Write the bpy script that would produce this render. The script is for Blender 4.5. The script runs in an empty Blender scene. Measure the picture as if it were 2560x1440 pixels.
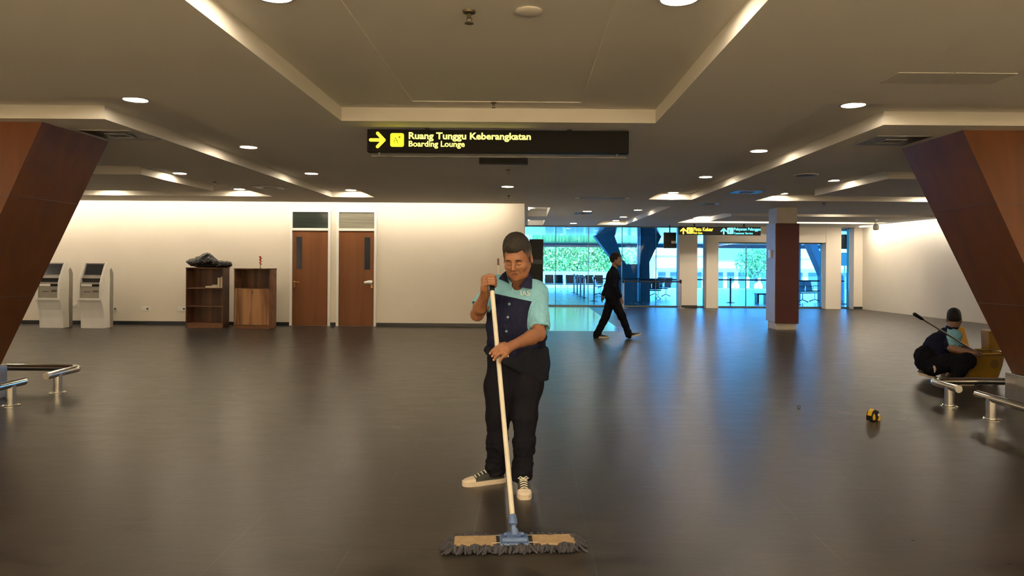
import bpy, bmesh, math, random
import numpy as np
from mathutils import Vector, Matrix
from mathutils.bvhtree import BVHTree

random.seed(7)
SC = bpy.context.scene
COL = SC.collection
PI = math.pi

# ------------------------------------------------------------------ camera
F, VX, VY, ROLL, EYE = 1800.0, 1317.0, 660.0, 0.0075, 1.42
cam_data = bpy.data.cameras.new('camera')
cam = bpy.data.objects.new('camera', cam_data)
COL.objects.link(cam)
cam_data.sensor_width = 36.0
cam_data.lens = 36.0 * F / 2560.0
cam_data.shift_x = -(VX - 1280.0) / 2560.0
cam_data.shift_y = (VY - 720.0) / 2560.0
cam.matrix_world = Matrix.Translation((0, 0, EYE)) @ Matrix.Rotation(PI / 2, 4, 'X') @ Matrix.Rotation(ROLL, 4, 'Z')
cam_data.clip_end = 500
SC.camera = cam

# ------------------------------------------------------------------ world, sun, exposure
W = bpy.data.worlds.new('sky')
SC.world = W
W.use_nodes = True
bg = W.node_tree.nodes['Background']
bg.inputs[0].default_value = (0.18, 0.55, 1.0, 1)
bg.inputs[1].default_value = 12.5
sun_d = bpy.data.lights.new('sun', 'SUN')
sun_d.energy = 34.0
sun_d.color = (0.80, 0.93, 1.0)
sun_d.angle = math.radians(1.0)
sun = bpy.data.objects.new('sun', sun_d)
COL.objects.link(sun)
sun.rotation_euler = (math.radians(38), math.radians(-14), 0)
sun.location = (0, 30, 30)

SC.view_settings.view_transform = 'Standard'
SC.view_settings.look = 'None'
SC.view_settings.exposure = 0.22
SC.view_settings.gamma = 1.0
SC.view_settings.use_curve_mapping = False
SC.cycles.sample_clamp_indirect = 6.0
SC.cycles.caustics_reflective = True
SC.cycles.caustics_refractive = False
LAMP = 140.0          # radiance of a downlight lens
LAMP_COL = (1.0, 0.83, 0.60)


# ------------------------------------------------------------------ pixel helpers: a photograph pixel read back to a place
def uv(x, y):
    dx, dy = x - VX, y - VY
    return dx + ROLL * dy, dy - ROLL * dx
def P(x, y, Y):
    u, v = uv(x, y)
    return Vector((u * Y / F, Y, EYE - v * Y / F))
def fl(x, y):
    u, v = uv(x, y)
    Y = F * EYE / v
    return Vector((u * Y / F, Y, 0.0))


# ------------------------------------------------------------------ materials
MATS = {}
def mat(name, col, rough=0.5, metal=0.0, var=0.08, scale=6.0, bump=0.0, bscale=None, emit=None, estr=0.0, coat=0.0, spec=0.5, stretch=None):
    if name in MATS:
        return MATS[name]
    m = bpy.data.materials.new(name)
    m.use_nodes = True
    nt = m.node_tree
    b = nt.nodes['Principled BSDF']
    b.inputs['Roughness'].default_value = rough
    b.inputs['Metallic'].default_value = metal
    b.inputs['Specular IOR Level'].default_value = spec
    b.inputs['Coat Weight'].default_value = coat
    tc = nt.nodes.new('ShaderNodeTexCoord')
    mp = nt.nodes.new('ShaderNodeMapping')
    nt.links.new(tc.outputs['Object'], mp.inputs[0])
    if stretch:
        mp.inputs['Scale'].default_value = stretch
    nz = nt.nodes.new('ShaderNodeTexNoise')
    nz.inputs['Scale'].default_value = scale
    nz.inputs['Detail'].default_value = 4
    nt.links.new(mp.outputs[0], nz.inputs['Vector'])
    rp = nt.nodes.new('ShaderNodeValToRGB')
    c0 = [max(0, c * (1 - var)) for c in col]
    c1 = [min(1, c * (1 + var)) for c in col]
    rp.color_ramp.elements[0].color = (*c0, 1)
    rp.color_ramp.elements[1].color = (*c1, 1)
    rp.color_ramp.elements[0].position = 0.3
    rp.color_ramp.elements[1].position = 0.7
    nt.links.new(nz.outputs['Fac'], rp.inputs[0])
    nt.links.new(rp.outputs[0], b.inputs['Base Color'])
    if bump:
        bp = nt.nodes.new('ShaderNodeBump')
        bp.inputs['Strength'].default_value = bump
        bp.inputs['Distance'].default_value = 0.01
        n2 = nz
        if bscale:
            n2 = nt.nodes.new('ShaderNodeTexNoise')
            n2.inputs['Scale'].default_value = bscale
            n2.inputs['Detail'].default_value = 5
            nt.links.new(mp.outputs[0], n2.inputs['Vector'])
        nt.links.new(n2.outputs['Fac'], bp.inputs['Height'])
        nt.links.new(bp.outputs[0], b.inputs['Normal'])
    if emit:
        b.inputs['Emission Color'].default_value = (*emit, 1)
        b.inputs['Emission Strength'].default_value = estr
    MATS[name] = m
    return m


def mat2(name, ca, cb, rough=0.6, spec=0.5, soft=0.0, bscale=300, bump=0.12, var=0.08, scale=30):
    m = bpy.data.materials.new(name)
    m.use_nodes = True
    nt = m.node_tree
    L = nt.links.new
    b = nt.nodes['Principled BSDF']
    b.inputs['Roughness'].default_value = rough
    b.inputs['Specular IOR Level'].default_value = spec
    at = N(nt, 'ShaderNodeAttribute')
    at.attribute_name = 'zone'
    mr = N(nt, 'ShaderNodeMapRange')
    mr.inputs['From Min'].default_value = -max(soft, 1e-3)
    mr.inputs['From Max'].default_value = max(soft, 1e-3)
    L(at.outputs['Fac'], mr.inputs['Value'])
    mx = N(nt, 'ShaderNodeMix', data_type='RGBA')
    L(mr.outputs[0], mx.inputs['Factor'])
    mx.inputs['A'].default_value = (*ca, 1)
    mx.inputs['B'].default_value = (*cb, 1)
    tc = N(nt, 'ShaderNodeTexCoord')
    nz = N(nt, 'ShaderNodeTexNoise')
    nz.inputs['Scale'].default_value = scale
    L(tc.outputs['Object'], nz.inputs['Vector'])
    hs = N(nt, 'ShaderNodeHueSaturation')
    L(math_node(nt, 'MULTIPLY_ADD', nz.outputs['Fac'], 2 * var * 2, 1 - 2 * var), hs.inputs['Value'])
    L(mx.outputs['Result'], hs.inputs['Color'])
    L(hs.outputs[0], b.inputs['Base Color'])
    n2 = N(nt, 'ShaderNodeTexNoise')
    n2.inputs['Scale'].default_value = bscale
    L(tc.outputs['Object'], n2.inputs['Vector'])
    bp = N(nt, 'ShaderNodeBump')
    bp.inputs['Strength'].default_value = bump
    bp.inputs['Distance'].default_value = 0.01
    L(n2.outputs['Fac'], bp.inputs['Height'])
    L(bp.outputs[0], b.inputs['Normal'])
    return m


def N(nt, t, **kw):
    n = nt.nodes.new(t)
    for k, v in kw.items():
        setattr(n, k, v)
    return n
def math_node(nt, op, a, b=None, c=None):
    n = nt.nodes.new('ShaderNodeMath')
    n.operation = op
    for i, s in enumerate((a, b, c)):
        if s is None:
            continue
        if isinstance(s, (int, float)):
            n.inputs[i].default_value = s
        else:
            nt.links.new(s, n.inputs[i])
    return n.outputs[0]


def floor_material():
    m = bpy.data.materials.new('dark_vinyl_tiles')
    m.use_nodes = True
    nt = m.node_tree
    L = nt.links.new
    b = nt.nodes['Principled BSDF']
    tc = N(nt, 'ShaderNodeTexCoord')
    sep = N(nt, 'ShaderNodeSeparateXYZ')
    L(tc.outputs['Object'], sep.inputs[0])
    x, y = sep.outputs[0], sep.outputs[1]
    # tile index -> slight tone shift
    tx = math_node(nt, 'FLOOR', math_node(nt, 'DIVIDE', math_node(nt, 'ADD', x, 30.268), 0.6))
    ty = math_node(nt, 'FLOOR', math_node(nt, 'DIVIDE', math_node(nt, 'ADD', y, 30.05), 0.6))
    cmb = N(nt, 'ShaderNodeCombineXYZ')
    L(tx, cmb.inputs[0]); L(ty, cmb.inputs[1])
    wn = N(nt, 'ShaderNodeTexWhiteNoise', noise_dimensions='2D')
    L(cmb.outputs[0], wn.inputs['Vector'])
    # streaked slate noise
    mp = N(nt, 'ShaderNodeMapping')
    L(tc.outputs['Object'], mp.inputs[0])
    mp.inputs['Scale'].default_value = (2.2, 5.5, 1)
    n1 = N(nt, 'ShaderNodeTexNoise')
    n1.inputs['Scale'].default_value = 1.3
    n1.inputs['Detail'].default_value = 9
    n1.inputs['Roughness'].default_value = 0.68
    n1.inputs['Distortion'].default_value = 0.6
    L(mp.outputs[0], n1.inputs['Vector'])
    rp = N(nt, 'ShaderNodeValToRGB')
    rp.color_ramp.elements[0].position = 0.3
    rp.color_ramp.elements[0].color = (0.0115, 0.0098, 0.0083, 1)
    rp.color_ramp.elements[1].position = 0.72
    rp.color_ramp.elements[1].color = (0.0415, 0.0355, 0.030, 1)
    L(n1.outputs['Fac'], rp.inputs[0])
    tone = math_node(nt, 'MULTIPLY_ADD', wn.outputs['Value'], 0.14, 0.93)
    mx = N(nt, 'ShaderNodeMix', data_type='RGBA', blend_type='MULTIPLY')
    mx.inputs['Factor'].default_value = 1.0
    cc = N(nt, 'ShaderNodeCombineColor')
    for i in range(3):
        L(tone, cc.inputs[i])
    L(rp.outputs[0], mx.inputs['A']); L(cc.outputs[0], mx.inputs['B'])
    # joints
    fx = math_node(nt, 'ABSOLUTE', math_node(nt, 'SUBTRACT', math_node(nt, 'FRACT', math_node(nt, 'ADD', math_node(nt, 'DIVIDE', math_node(nt, 'ADD', x, 30.268), 0.6), 0.5)), 0.5))
    fy = math_node(nt, 'ABSOLUTE', math_node(nt, 'SUBTRACT', math_node(nt, 'FRACT', math_node(nt, 'ADD', math_node(nt, 'DIVIDE', math_node(nt, 'ADD', y, 30.05), 0.6), 0.5)), 0.5))
    joint = math_node(nt, 'LESS_THAN', math_node(nt, 'MINIMUM', fx, math_node(nt, 'MULTIPLY', fy, 1.6)), 0.0045)
    n3 = N(nt, 'ShaderNodeTexNoise')
    n3.inputs['Scale'].default_value = 1.7
    L(tc.outputs['Object'], n3.inputs['Vector'])
    jf = math_node(nt, 'MULTIPLY', joint, math_node(nt, 'MULTIPLY', math_node(nt, 'SUBTRACT', n3.outputs['Fac'], 0.35), 1.5))
    mj = N(nt, 'ShaderNodeMix', data_type='RGBA')
    mj.clamp_factor = True
    L(jf, mj.inputs['Factor']); L(mx.outputs['Result'], mj.inputs['A'])
    mj.inputs['B'].default_value = (0.10, 0.092, 0.08, 1)
    # pale scuffs, shaped marks on the tiles
    n4 = N(nt, 'ShaderNodeTexNoise')
    n4.inputs['Scale'].default_value = 5.0
    n4.inputs['Detail'].default_value = 8
    n4.inputs['Distortion'].default_value = 1.6
    L(tc.outputs['Object'], n4.inputs['Vector'])
    sc_ = math_node(nt, 'MULTIPLY', math_node(nt, 'GREATER_THAN', n4.outputs['Fac'], 0.725), 0.40)
    ms = N(nt, 'ShaderNodeMix', data_type='RGBA')
    L(sc_, ms.inputs['Factor']); L(mj.outputs['Result'], ms.inputs['A'])
    ms.inputs['B'].default_value = (0.10, 0.092, 0.08, 1)
    # brown scrape beside the tape measure
    c = fl(2115, 1031)
    d = fl(2160, 1040) - fl(2068, 1024)
    ang = math.atan2(d.y, d.x)
    ca, sa = math.cos(ang), math.sin(ang)
    rx = math_node(nt, 'SUBTRACT', x, c.x)
    ry = math_node(nt, 'SUBTRACT', y, c.y)
    la = math_node(nt, 'ADD', math_node(nt, 'MULTIPLY', rx, ca), math_node(nt, 'MULTIPLY', ry, sa))
    lb = math_node(nt, 'SUBTRACT', math_node(nt, 'MULTIPLY', ry, ca), math_node(nt, 'MULTIPLY', rx, sa))
    el = math_node(nt, 'ADD', math_node(nt, 'POWER', math_node(nt, 'DIVIDE', la, 0.20), 2.0), math_node(nt, 'POWER', math_node(nt, 'DIVIDE', lb, 0.045), 2.0))
    el = math_node(nt, 'ADD', el, math_node(nt, 'MULTIPLY', n4.outputs['Fac'], 0.9))
    ef = math_node(nt, 'MULTIPLY', math_node(nt, 'LESS_THAN', el, 1.40), 0.85)
    me = N(nt, 'ShaderNodeMix', data_type='RGBA')
    L(ef, me.inputs['Factor']); L(ms.outputs['Result'], me.inputs['A'])
    me.inputs['B'].default_value = (0.060, 0.026, 0.011, 1)
    ln = math_node(nt, 'MULTIPLY', math_node(nt, 'LESS_THAN', math_node(nt, 'ABSOLUTE', math_node(nt, 'ADD', lb, math_node(nt, 'MULTIPLY_ADD', n4.outputs['Fac'], 0.06, -0.03))), 0.006),
                   math_node(nt, 'LESS_THAN', math_node(nt, 'ABSOLUTE', math_node(nt, 'ADD', la, 0.03)), 0.07))
    ml = N(nt, 'ShaderNodeMix', data_type='RGBA')
    L(ln, ml.inputs['Factor']); L(me.outputs['Result'], ml.inputs['A'])
    ml.inputs['B'].default_value = (0.24, 0.20, 0.15, 1)
    L(ml.outputs['Result'], b.inputs['Base Color'])
    b.inputs['Specular IOR Level'].default_value = 0.30
    rr = math_node(nt, 'MULTIPLY_ADD', n1.outputs['Fac'], 0.22, 0.21)
    L(rr, b.inputs['Roughness'])
    bp = N(nt, 'ShaderNodeBump')
    bp.inputs['Strength'].default_value = 0.15
    bp.inputs['Distance'].default_value = 0.012
    L(n1.outputs['Fac'], bp.inputs['Height'])
    L(bp.outputs[0], b.inputs['Normal'])
    return m


def tile_material(name, col, size, rough, joint_col, off=(0, 0)):
    m = bpy.data.materials.new(name)
    m.use_nodes = True
    nt = m.node_tree
    L = nt.links.new
    b = nt.nodes['Principled BSDF']
    tc = N(nt, 'ShaderNodeTexCoord')
    sep = N(nt, 'ShaderNodeSeparateXYZ')
    L(tc.outputs['Object'], sep.inputs[0])
    out = []
    for i in (0, 1):
        q = math_node(nt, 'ADD', math_node(nt, 'DIVIDE', math_node(nt, 'ADD', sep.outputs[i], 60 + off[i]), size), 0.5)
        out.append(math_node(nt, 'ABSOLUTE', math_node(nt, 'SUBTRACT', math_node(nt, 'FRACT', q), 0.5)))
    j = math_node(nt, 'LESS_THAN', math_node(nt, 'MINIMUM', out[0], out[1]), 0.008)
    nz = N(nt, 'ShaderNodeTexNoise')
    nz.inputs['Scale'].default_value = 3
    L(tc.outputs['Object'], nz.inputs['Vector'])
    rp = N(nt, 'ShaderNodeValToRGB')
    rp.color_ramp.elements[0].color = (*[c * 0.9 for c in col], 1)
    rp.color_ramp.elements[1].color = (*[min(1, c * 1.08) for c in col], 1)
    L(nz.outputs['Fac'], rp.inputs[0])
    mx = N(nt, 'ShaderNodeMix', data_type='RGBA')
    L(j, mx.inputs['Factor']); L(rp.outputs[0], mx.inputs['A'])
    mx.inputs['B'].default_value = (*joint_col, 1)
    L(mx.outputs['Result'], b.inputs['Base Color'])
    L(math_node(nt, 'MULTIPLY_ADD', nz.outputs['Fac'], 0.12, rough), b.inputs['Roughness'])
    return m


def glass_material(name, tint, rough=0.02, refl=0.9):
    m = bpy.data.materials.new(name)
    m.use_nodes = True
    nt = m.node_tree
    nt.nodes.remove(nt.nodes['Principled BSDF'])
    out = nt.nodes['Material Output']
    tr = N(nt, 'ShaderNodeBsdfTransparent')
    tr.inputs[0].default_value = (*tint, 1)
    gl = N(nt, 'ShaderNodeBsdfGlossy')
    gl.inputs['Roughness'].default_value = rough
    fr = N(nt, 'ShaderNodeFresnel')
    fr.inputs['IOR'].default_value = 1.4
    mx = N(nt, 'ShaderNodeMixShader')
    nt.links.new(math_node(nt, 'MULTIPLY', fr.outputs[0], refl), mx.inputs[0])
    nt.links.new(tr.outputs[0], mx.inputs[1])
    nt.links.new(gl.outputs[0], mx.inputs[2])
    nt.links.new(mx.outputs[0], out.inputs[0])
    return m


def wood_material(name, dark, light, scale=1.0, rough=0.4, axis='Z'):
    m = bpy.data.materials.new(name)
    m.use_nodes = True
    nt = m.node_tree
    L = nt.links.new
    b = nt.nodes['Principled BSDF']
    tc = N(nt, 'ShaderNodeTexCoord')
    mp = N(nt, 'ShaderNodeMapping')
    L(tc.outputs['Object'], mp.inputs[0])
    mp.inputs['Scale'].default_value = {'Z': (9 * scale, 9 * scale, 0.6 * scale), 'X': (0.6 * scale, 9 * scale, 9 * scale)}[axis]
    nz = N(nt, 'ShaderNodeTexNoise')
    nz.inputs['Scale'].default_value = 1.0
    nz.inputs['Detail'].default_value = 6
    nz.inputs['Distortion'].default_value = 0.8
    L(mp.outputs[0], nz.inputs['Vector'])
    rp = N(nt, 'ShaderNodeValToRGB')
    rp.color_ramp.elements[0].position = 0.38
    rp.color_ramp.elements[0].color = (*dark, 1)
    rp.color_ramp.elements[1].position = 0.62
    rp.color_ramp.elements[1].color = (*light, 1)
    L(nz.outputs['Fac'], rp.inputs[0])
    L(rp.outputs[0], b.inputs['Base Color'])
    b.inputs['Roughness'].default_value = rough
    b.inputs['Specular IOR Level'].default_value = 0.22
    return m


M_FLOOR = floor_material()
M_TILE = tile_material('pale_tile', (0.25, 0.27, 0.27), 0.6, 0.09, (0.16, 0.17, 0.17), (0.2, 0.3))
M_TILE_OUT = tile_material('concourse_tile', (0.13, 0.16, 0.18), 0.9, 0.20, (0.25, 0.28, 0.3))
M_WALL = mat('cream_wall_paint', (0.74, 0.665, 0.55), 0.75, var=0.025, scale=1.2, bump=0.04, bscale=60)
M_CEIL = mat('ceiling_paint', (0.86, 0.81, 0.72), 0.8, var=0.03, scale=0.7)
M_BASE = mat('black_skirting', (0.012, 0.013, 0.014), 0.4)
M_WHITE = mat('white_gloss_paint', (0.78, 0.75, 0.68), 0.4, var=0.03)
M_BLACK = mat('black_plastic', (0.006, 0.006, 0.0065), 0.4, spec=0.2)
M_DARK = mat('dark_grille', (0.03, 0.03, 0.032), 0.5)
M_CHROME = mat('polished_steel', (0.72, 0.70, 0.66), 0.12, 1.0, var=0.04)
M_BRUSHED = mat('brushed_steel', (0.50, 0.48, 0.45), 0.28, 1.0, var=0.05, scale=20)
M_VENEER = wood_material('brown_column_veneer', (0.066, 0.0215, 0.005), (0.085, 0.028, 0.007), 0.5, 0.42)
M_DOOR = wood_material('door_veneer', (0.115, 0.042, 0.0145), (0.142, 0.053, 0.019), 0.45, 0.45)
M_CABW = wood_material('striped_walnut', (0.10, 0.040, 0.016), (0.34, 0.17, 0.075), 0.75, 0.35)
M_SHELFW = wood_material('dark_walnut', (0.045, 0.019, 0.010), (0.125, 0.057, 0.029), 0.6, 0.4)
M_SHELFX = wood_material('walnut_edge', (0.10, 0.045, 0.022), (0.19, 0.09, 0.045), 0.6, 0.4, 'X')
M_MAROON = mat('maroon_panel', (0.070, 0.020, 0.018), 0.5, spec=0.2, var=0.06, scale=2)
M_LENS = mat('glowing_lens', (0.9, 0.9, 0.85), 0.5, emit=LAMP_COL, estr=LAMP)
M_RIM = mat('lamp_rim', (0.75, 0.72, 0.65), 0.4)
M_GLASS = glass_material('blue_tinted_glass', (0.47, 0.80, 1.0))
M_SCREEN = mat('dark_screen', (0.02, 0.024, 0.03), 0.12)


# ------------------------------------------------------------------ mesh helpers
class MB:
    def __init__(s):
        s.v, s.f, s.m = [], [], []
    def add(s, vs, fs, mi=0):
        o = len(s.v)
        s.v += [Vector(p) for p in vs]
        s.f += [tuple(o + i for i in f) for f in fs]
        s.m += [mi] * len(fs)
        return s
    def box(s, x0, x1, y0, y1, z0, z1, mi=0):
        vs = [(x, y, z) for x in (x0, x1) for y in (y0, y1) for z in (z0, z1)]
        return s.add(vs, [(0, 1, 3, 2), (4, 6, 7, 5), (0, 4, 5, 1), (2, 3, 7, 6), (0, 2, 6, 4), (1, 5, 7, 3)], mi)
    def hexa(s, b, t, mi=0):
        n = len(b)
        fs = [tuple(range(n))[::-1], tuple(range(n, 2 * n))]
        fs += [(i, (i + 1) % n, n + (i + 1) % n, n + i) for i in range(n)]
        return s.add(list(b) + list(t), fs, mi)
    def prism(s, poly, a, b, axis='x', mi=0):
        f = {'x': lambda p, k: (k, p[0], p[1]), 'y': lambda p, k: (p[0], k, p[1]), 'z': lambda p, k: (p[0], p[1], k)}[axis]
        return s.hexa([f(p, a) for p in poly], [f(p, b) for p in poly], mi)
    def tube(s, pts, r, n=12, cap=True, mi=0):
        pts = [Vector(p) for p in pts]
        rs = r if isinstance(r, (list, tuple)) else [r] * len(pts)
        t0 = (pts[1] - pts[0]).normalized()
        up = Vector((0, 0, 1)) if abs(t0.z) < 0.9 else Vector((1, 0, 0))
        nx = t0.cross(up).normalized()
        vs = []
        for i, p in enumerate(pts):
            t = (pts[min(i + 1, len(pts) - 1)] - pts[max(i - 1, 0)]).normalized()
            nx = (nx - t * nx.dot(t)).normalized()
            ny = t.cross(nx)
            for k in range(n):
                a = 2 * PI * k / n
                vs.append(p + nx * math.cos(a) * rs[i] + ny * math.sin(a) * rs[i])
        fs = []
        for i in range(len(pts) - 1):
            for k in range(n):
                fs.append((i * n + k, i * n + (k + 1) % n, (i + 1) * n + (k + 1) % n, (i + 1) * n + k))
        if cap:
            fs.append(tuple(range(n))[::-1])
            fs.append(tuple(range((len(pts) - 1) * n, len(pts) * n)))
        return s.add(vs, fs, mi)
    def cyl(s, c, r, z0, z1, n=20, r2=None, mi=0):
        return s.tube([(c[0], c[1], z0), (c[0], c[1], z1)], [r, r if r2 is None else r2], n, mi=mi)
    def lathe(s, prof, c=(0, 0, 0), n=24, mi=0):
        vs, fs = [], []
        for r, z in prof:
            for k in range(n):
                a = 2 * PI * k / n
                vs.append((c[0] + r * math.cos(a), c[1] + r * math.sin(a), c[2] + z))
        for i in range(len(prof) - 1):
            for k in range(n):
                fs.append((i * n + k, i * n + (k + 1) % n, (i + 1) * n + (k + 1) % n, (i + 1) * n + k))
        fs.append(tuple(range(n))[::-1])
        fs.append(tuple(range((len(prof) - 1) * n, len(prof) * n)))
        return s.add(vs, fs, mi)
    def build(s, name, mats, parent=None, world=False, smooth=False, bevel=0.0):
        me = bpy.data.meshes.new(name)
        off = Vector((0, 0, 0))
        if world and parent is not None:
            off = root_loc(parent)
        me.from_pydata([tuple(p - off) for p in s.v], [], s.f)
        if not isinstance(mats, (list, tuple)):
            mats = [mats]
        for m in mats:
            me.materials.append(m)
        me.polygons.foreach_set('material_index', s.m)
        bm = bmesh.new()
        bm.from_mesh(me)
        bmesh.ops.recalc_face_normals(bm, faces=bm.faces)
        bm.to_mesh(me)
        bm.free()
        if smooth:
            me.polygons.foreach_set('use_smooth', [True] * len(me.polygons))
            try:
                me.set_sharp_from_angle(angle=math.radians(40))
            except Exception:
                pass
        o = bpy.data.objects.new(name, me)
        COL.objects.link(o)
        if parent is not None:
            o.parent = parent
        if bevel:
            md = o.modifiers.new('bevel', 'BEVEL')
            md.width = bevel
            md.segments = 2
            md.limit_method = 'ANGLE'
        return o


def root_loc(o):
    v = Vector((0, 0, 0))
    while o is not None:
        v = v + o.location
        o = o.parent
    return v


def tag(o, label, cat, group=None, kind=None):
    o['label'] = label
    o['category'] = cat
    if group:
        o['group'] = group
    if kind:
        o['kind'] = kind
    return o
def thing(name, label, cat, loc=(0, 0, 0), rz=0.0, group=None, kind=None):
    o = bpy.data.objects.new(name, None)
    o.empty_display_size = 0.1
    COL.objects.link(o)
    o.location = loc
    o.rotation_euler = (0, 0, rz)
    return tag(o, label, cat, group, kind)
def struct(o):
    o['kind'] = 'structure'
    return o
def dup(root, loc, rz, label, group=None):
    def rec(o, par):
        c = o.copy()
        COL.objects.link(c)
        if par is not None:
            c.parent = par
        for ch in KIDS(o):
            rec(ch, c)
        return c
    r = rec(root, None)
    r.location = loc
    r.rotation_euler = (0, 0, rz)
    r['label'] = label
    if group:
        r['group'] = group
    return r
def KIDS(o):
    return [c for c in bpy.data.objects if c.parent == o]


def raw_mesh(name, V, Q, mats, parent=None, mi=None, smooth=True, world=True):
    """mesh object from numpy arrays of vertices and quads"""
    off = np.array(root_loc(parent) if (parent is not None and world) else (0, 0, 0))
    me = bpy.data.meshes.new(name)
    V = (V - off).astype(np.float32)
    me.vertices.add(len(V))
    me.vertices.foreach_set('co', V.ravel())
    n = Q.shape[1]
    me.loops.add(Q.size)
    me.loops.foreach_set('vertex_index', Q.ravel().astype(np.int32))
    me.polygons.add(len(Q))
    me.polygons.foreach_set('loop_start', np.arange(0, Q.size, n, dtype=np.int32))
    me.polygons.foreach_set('loop_total', np.full(len(Q), n, dtype=np.int32))
    for m in (mats if isinstance(mats, (list, tuple)) else [mats]):
        me.materials.append(m)
    if mi is not None:
        me.polygons.foreach_set('material_index', mi.astype(np.int32))
    me.polygons.foreach_set('use_smooth', [smooth] * len(Q))
    me.update(calc_edges=True)
    me.validate()
    o = bpy.data.objects.new(name, me)
    COL.objects.link(o)
    if parent is not None:
        o.parent = parent
    return o


# ------------------------------------------------------------------ lettering
def text_mesh(body, width=None, height=None, bold=0.0, squeeze=1.0, depth=0.002):
    cu = bpy.data.curves.new('lettering', 'FONT')
    cu.body = body
    cu.size = 1.0
    cu.offset = bold
    cu.extrude = 0.01
    cu.resolution_u = 3
    ob = bpy.data.objects.new('lettering_source', cu)
    COL.objects.link(ob)
    bpy.context.view_layer.update()
    dg = bpy.context.evaluated_depsgraph_get()
    me = bpy.data.meshes.new_from_object(ob.evaluated_get(dg))
    bpy.data.objects.remove(ob)
    n = len(me.vertices)
    co = np.empty(n * 3, np.float32)
    me.vertices.foreach_get('co', co)
    co = co.reshape(-1, 3)
    lo, hi = co.min(0), co.max(0)
    co -= lo
    sx = width / (hi[0] - lo[0]) if width else height / (hi[1] - lo[1]) * squeeze
    sy = height / (hi[1] - lo[1]) if height else sx
    # lay the text in the X-Z plane, readable from -Y, growing +X and +Z from the origin
    out = np.stack([co[:, 0] * sx, -(co[:, 2] / 0.02) * depth, co[:, 1] * sy], 1)
    me.vertices.foreach_set('co', out.astype(np.float32).ravel())
    return me
def lettering(body, parent, loc, m, name='lettering', **kw):
    me = text_mesh(body, **kw)
    me.materials.clear()
    me.materials.append(m)
    o = bpy.data.objects.new(name, me)
    COL.objects.link(o)
    o.parent = parent
    o.location = loc
    return o


# ================================================================== THE SETTING
ZL, ZH, ZT = 2.72, 2.845, 2.853
YB = 16.13           # back wall plane
YG = 24.3            # glass wall plane
XWL = -12.2
YF = -0.75            # wall behind the camera
def wall_right_x(y):
    return 11.2 + (23.5 - y) * 0.072

# floor: dark vinyl with the pale tile patch cut out of it
TX, TY = 2.05, 15.35
mb = MB()
mb.box(XWL, 13.6, YF - 0.2, TY, -0.1, 0)
mb.box(XWL, -0.06, TY, YB + 0.25, -0.1, 0)
mb.box(TX, 13.6, TY, YG, -0.1, 0)
struct(mb.build('floor', M_FLOOR))
struct(MB().box(-0.06, TX, TY, YG, -0.1, 0).build('floor_tiles', M_TILE))
struct(MB().box(-14, 30, YG, 45.0, -0.1, -0.0).build('floor_concourse', M_TILE_OUT))

# ceiling: recesses on a plan grid
def ceil_level(x, y):
    def i(x0, x1, y0, y1):
        return x0 < x < x1 and y0 < y < y1
    if i(-1.02, 0.47, 0.6, 6.35):
        return ZT
    if i(-1.71, 1.17, 0.3, 6.6):
        return ZH
    if i(-3.88, -3.03, 5.74, 14.28) or i(-11.0, -3.03, 5.74, 6.6):
        return ZH
    if i(2.40, 3.26, 5.74, 14.28) or i(2.40, 11.0, 5.74, 6.6):
        return ZH
    if i(-5.80, -5.05, 9.85, 14.25) or i(-11.0, -5.05, 9.85, 10.8) or i(-11.0, -5.05, 13.3, 14.25):
        return ZH
    if i(4.60, 5.33, 9.85, 14.35) or i(4.60, 11.0, 9.85, 10.64) or i(4.55, 11.0, 13.35, 14.38):
        return ZH
    if i(2.28, 3.20, 16.0, 23.5):
        return ZH
    if i(4.60, 5.36, 18.0, 22.0) or i(4.60, 10.6, 21.2, 22.0) or i(4.60, 10.6, 18.0, 18.9):
        return ZH
    if i(0.02, 0.53, 16.5, 19.6) or i(0.02, 0.53, 21.2, 24.0):
        return ZH + 0.03
    if i(-12.2, -0.06, YB - 0.62, 30) or y < YF + 0.62:
        return ZH
    return ZL
xs = sorted({XWL, -11.0, -5.80, -5.05, -3.88, -3.03, -1.71, -1.02, -0.06, 0.02, 0.47, 0.53, 1.17, 2.28, 2.40, 3.20, 3.26, 4.55, 4.60, 5.33, 5.36, 10.6, 11.0, 13.6})
ys = sorted({YF, YF + 0.62, 0.3, 0.6, 5.74, 6.35, 6.6, 9.85, 10.64, 10.8, 13.3, 13.35, 14.25, 14.28, 14.35, 14.38, YB - 0.62, YB, 16.0, 16.5, 18.0, 18.9, 19.6, 21.2, 22.0, 23.5, 24.0, YG + 0.1})
mb = MB()
lev = {}
for a in range(len(xs) - 1):
    for c in range(len(ys) - 1):
        z = ceil_level((xs[a] + xs[a + 1]) / 2, (ys[c] + ys[c + 1]) / 2)
        lev[a, c] = z
        mb.add([(xs[a], ys[c], z), (xs[a + 1], ys[c], z), (xs[a + 1], ys[c + 1], z), (xs[a], ys[c + 1], z)], [(0, 3, 2, 1)])
for (a, c), z in lev.items():
    if (a + 1, c) in lev and abs(lev[a + 1, c] - z) > 1e-6:
        z2 = lev[a + 1, c]
        x = xs[a + 1]
        mb.add([(x, ys[c], z), (x, ys[c + 1], z), (x, ys[c + 1], z2), (x, ys[c], z2)], [(0, 1, 2, 3)])
    if (a, c + 1) in lev and abs(lev[a, c + 1] - z) > 1e-6:
        z2 = lev[a, c + 1]
        y = ys[c + 1]
        mb.add([(xs[a], y, z), (xs[a + 1], y, z), (xs[a + 1], y, z2), (xs[a], y, z2)], [(0, 1, 2, 3)])
struct(mb.build('ceiling', M_CEIL))
struct(MB().box(XWL - 0.3, 14.0, YF - 0.3, YG + 0.1, 3.0, 3.2).build('ceiling_slab', M_CEIL))

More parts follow.
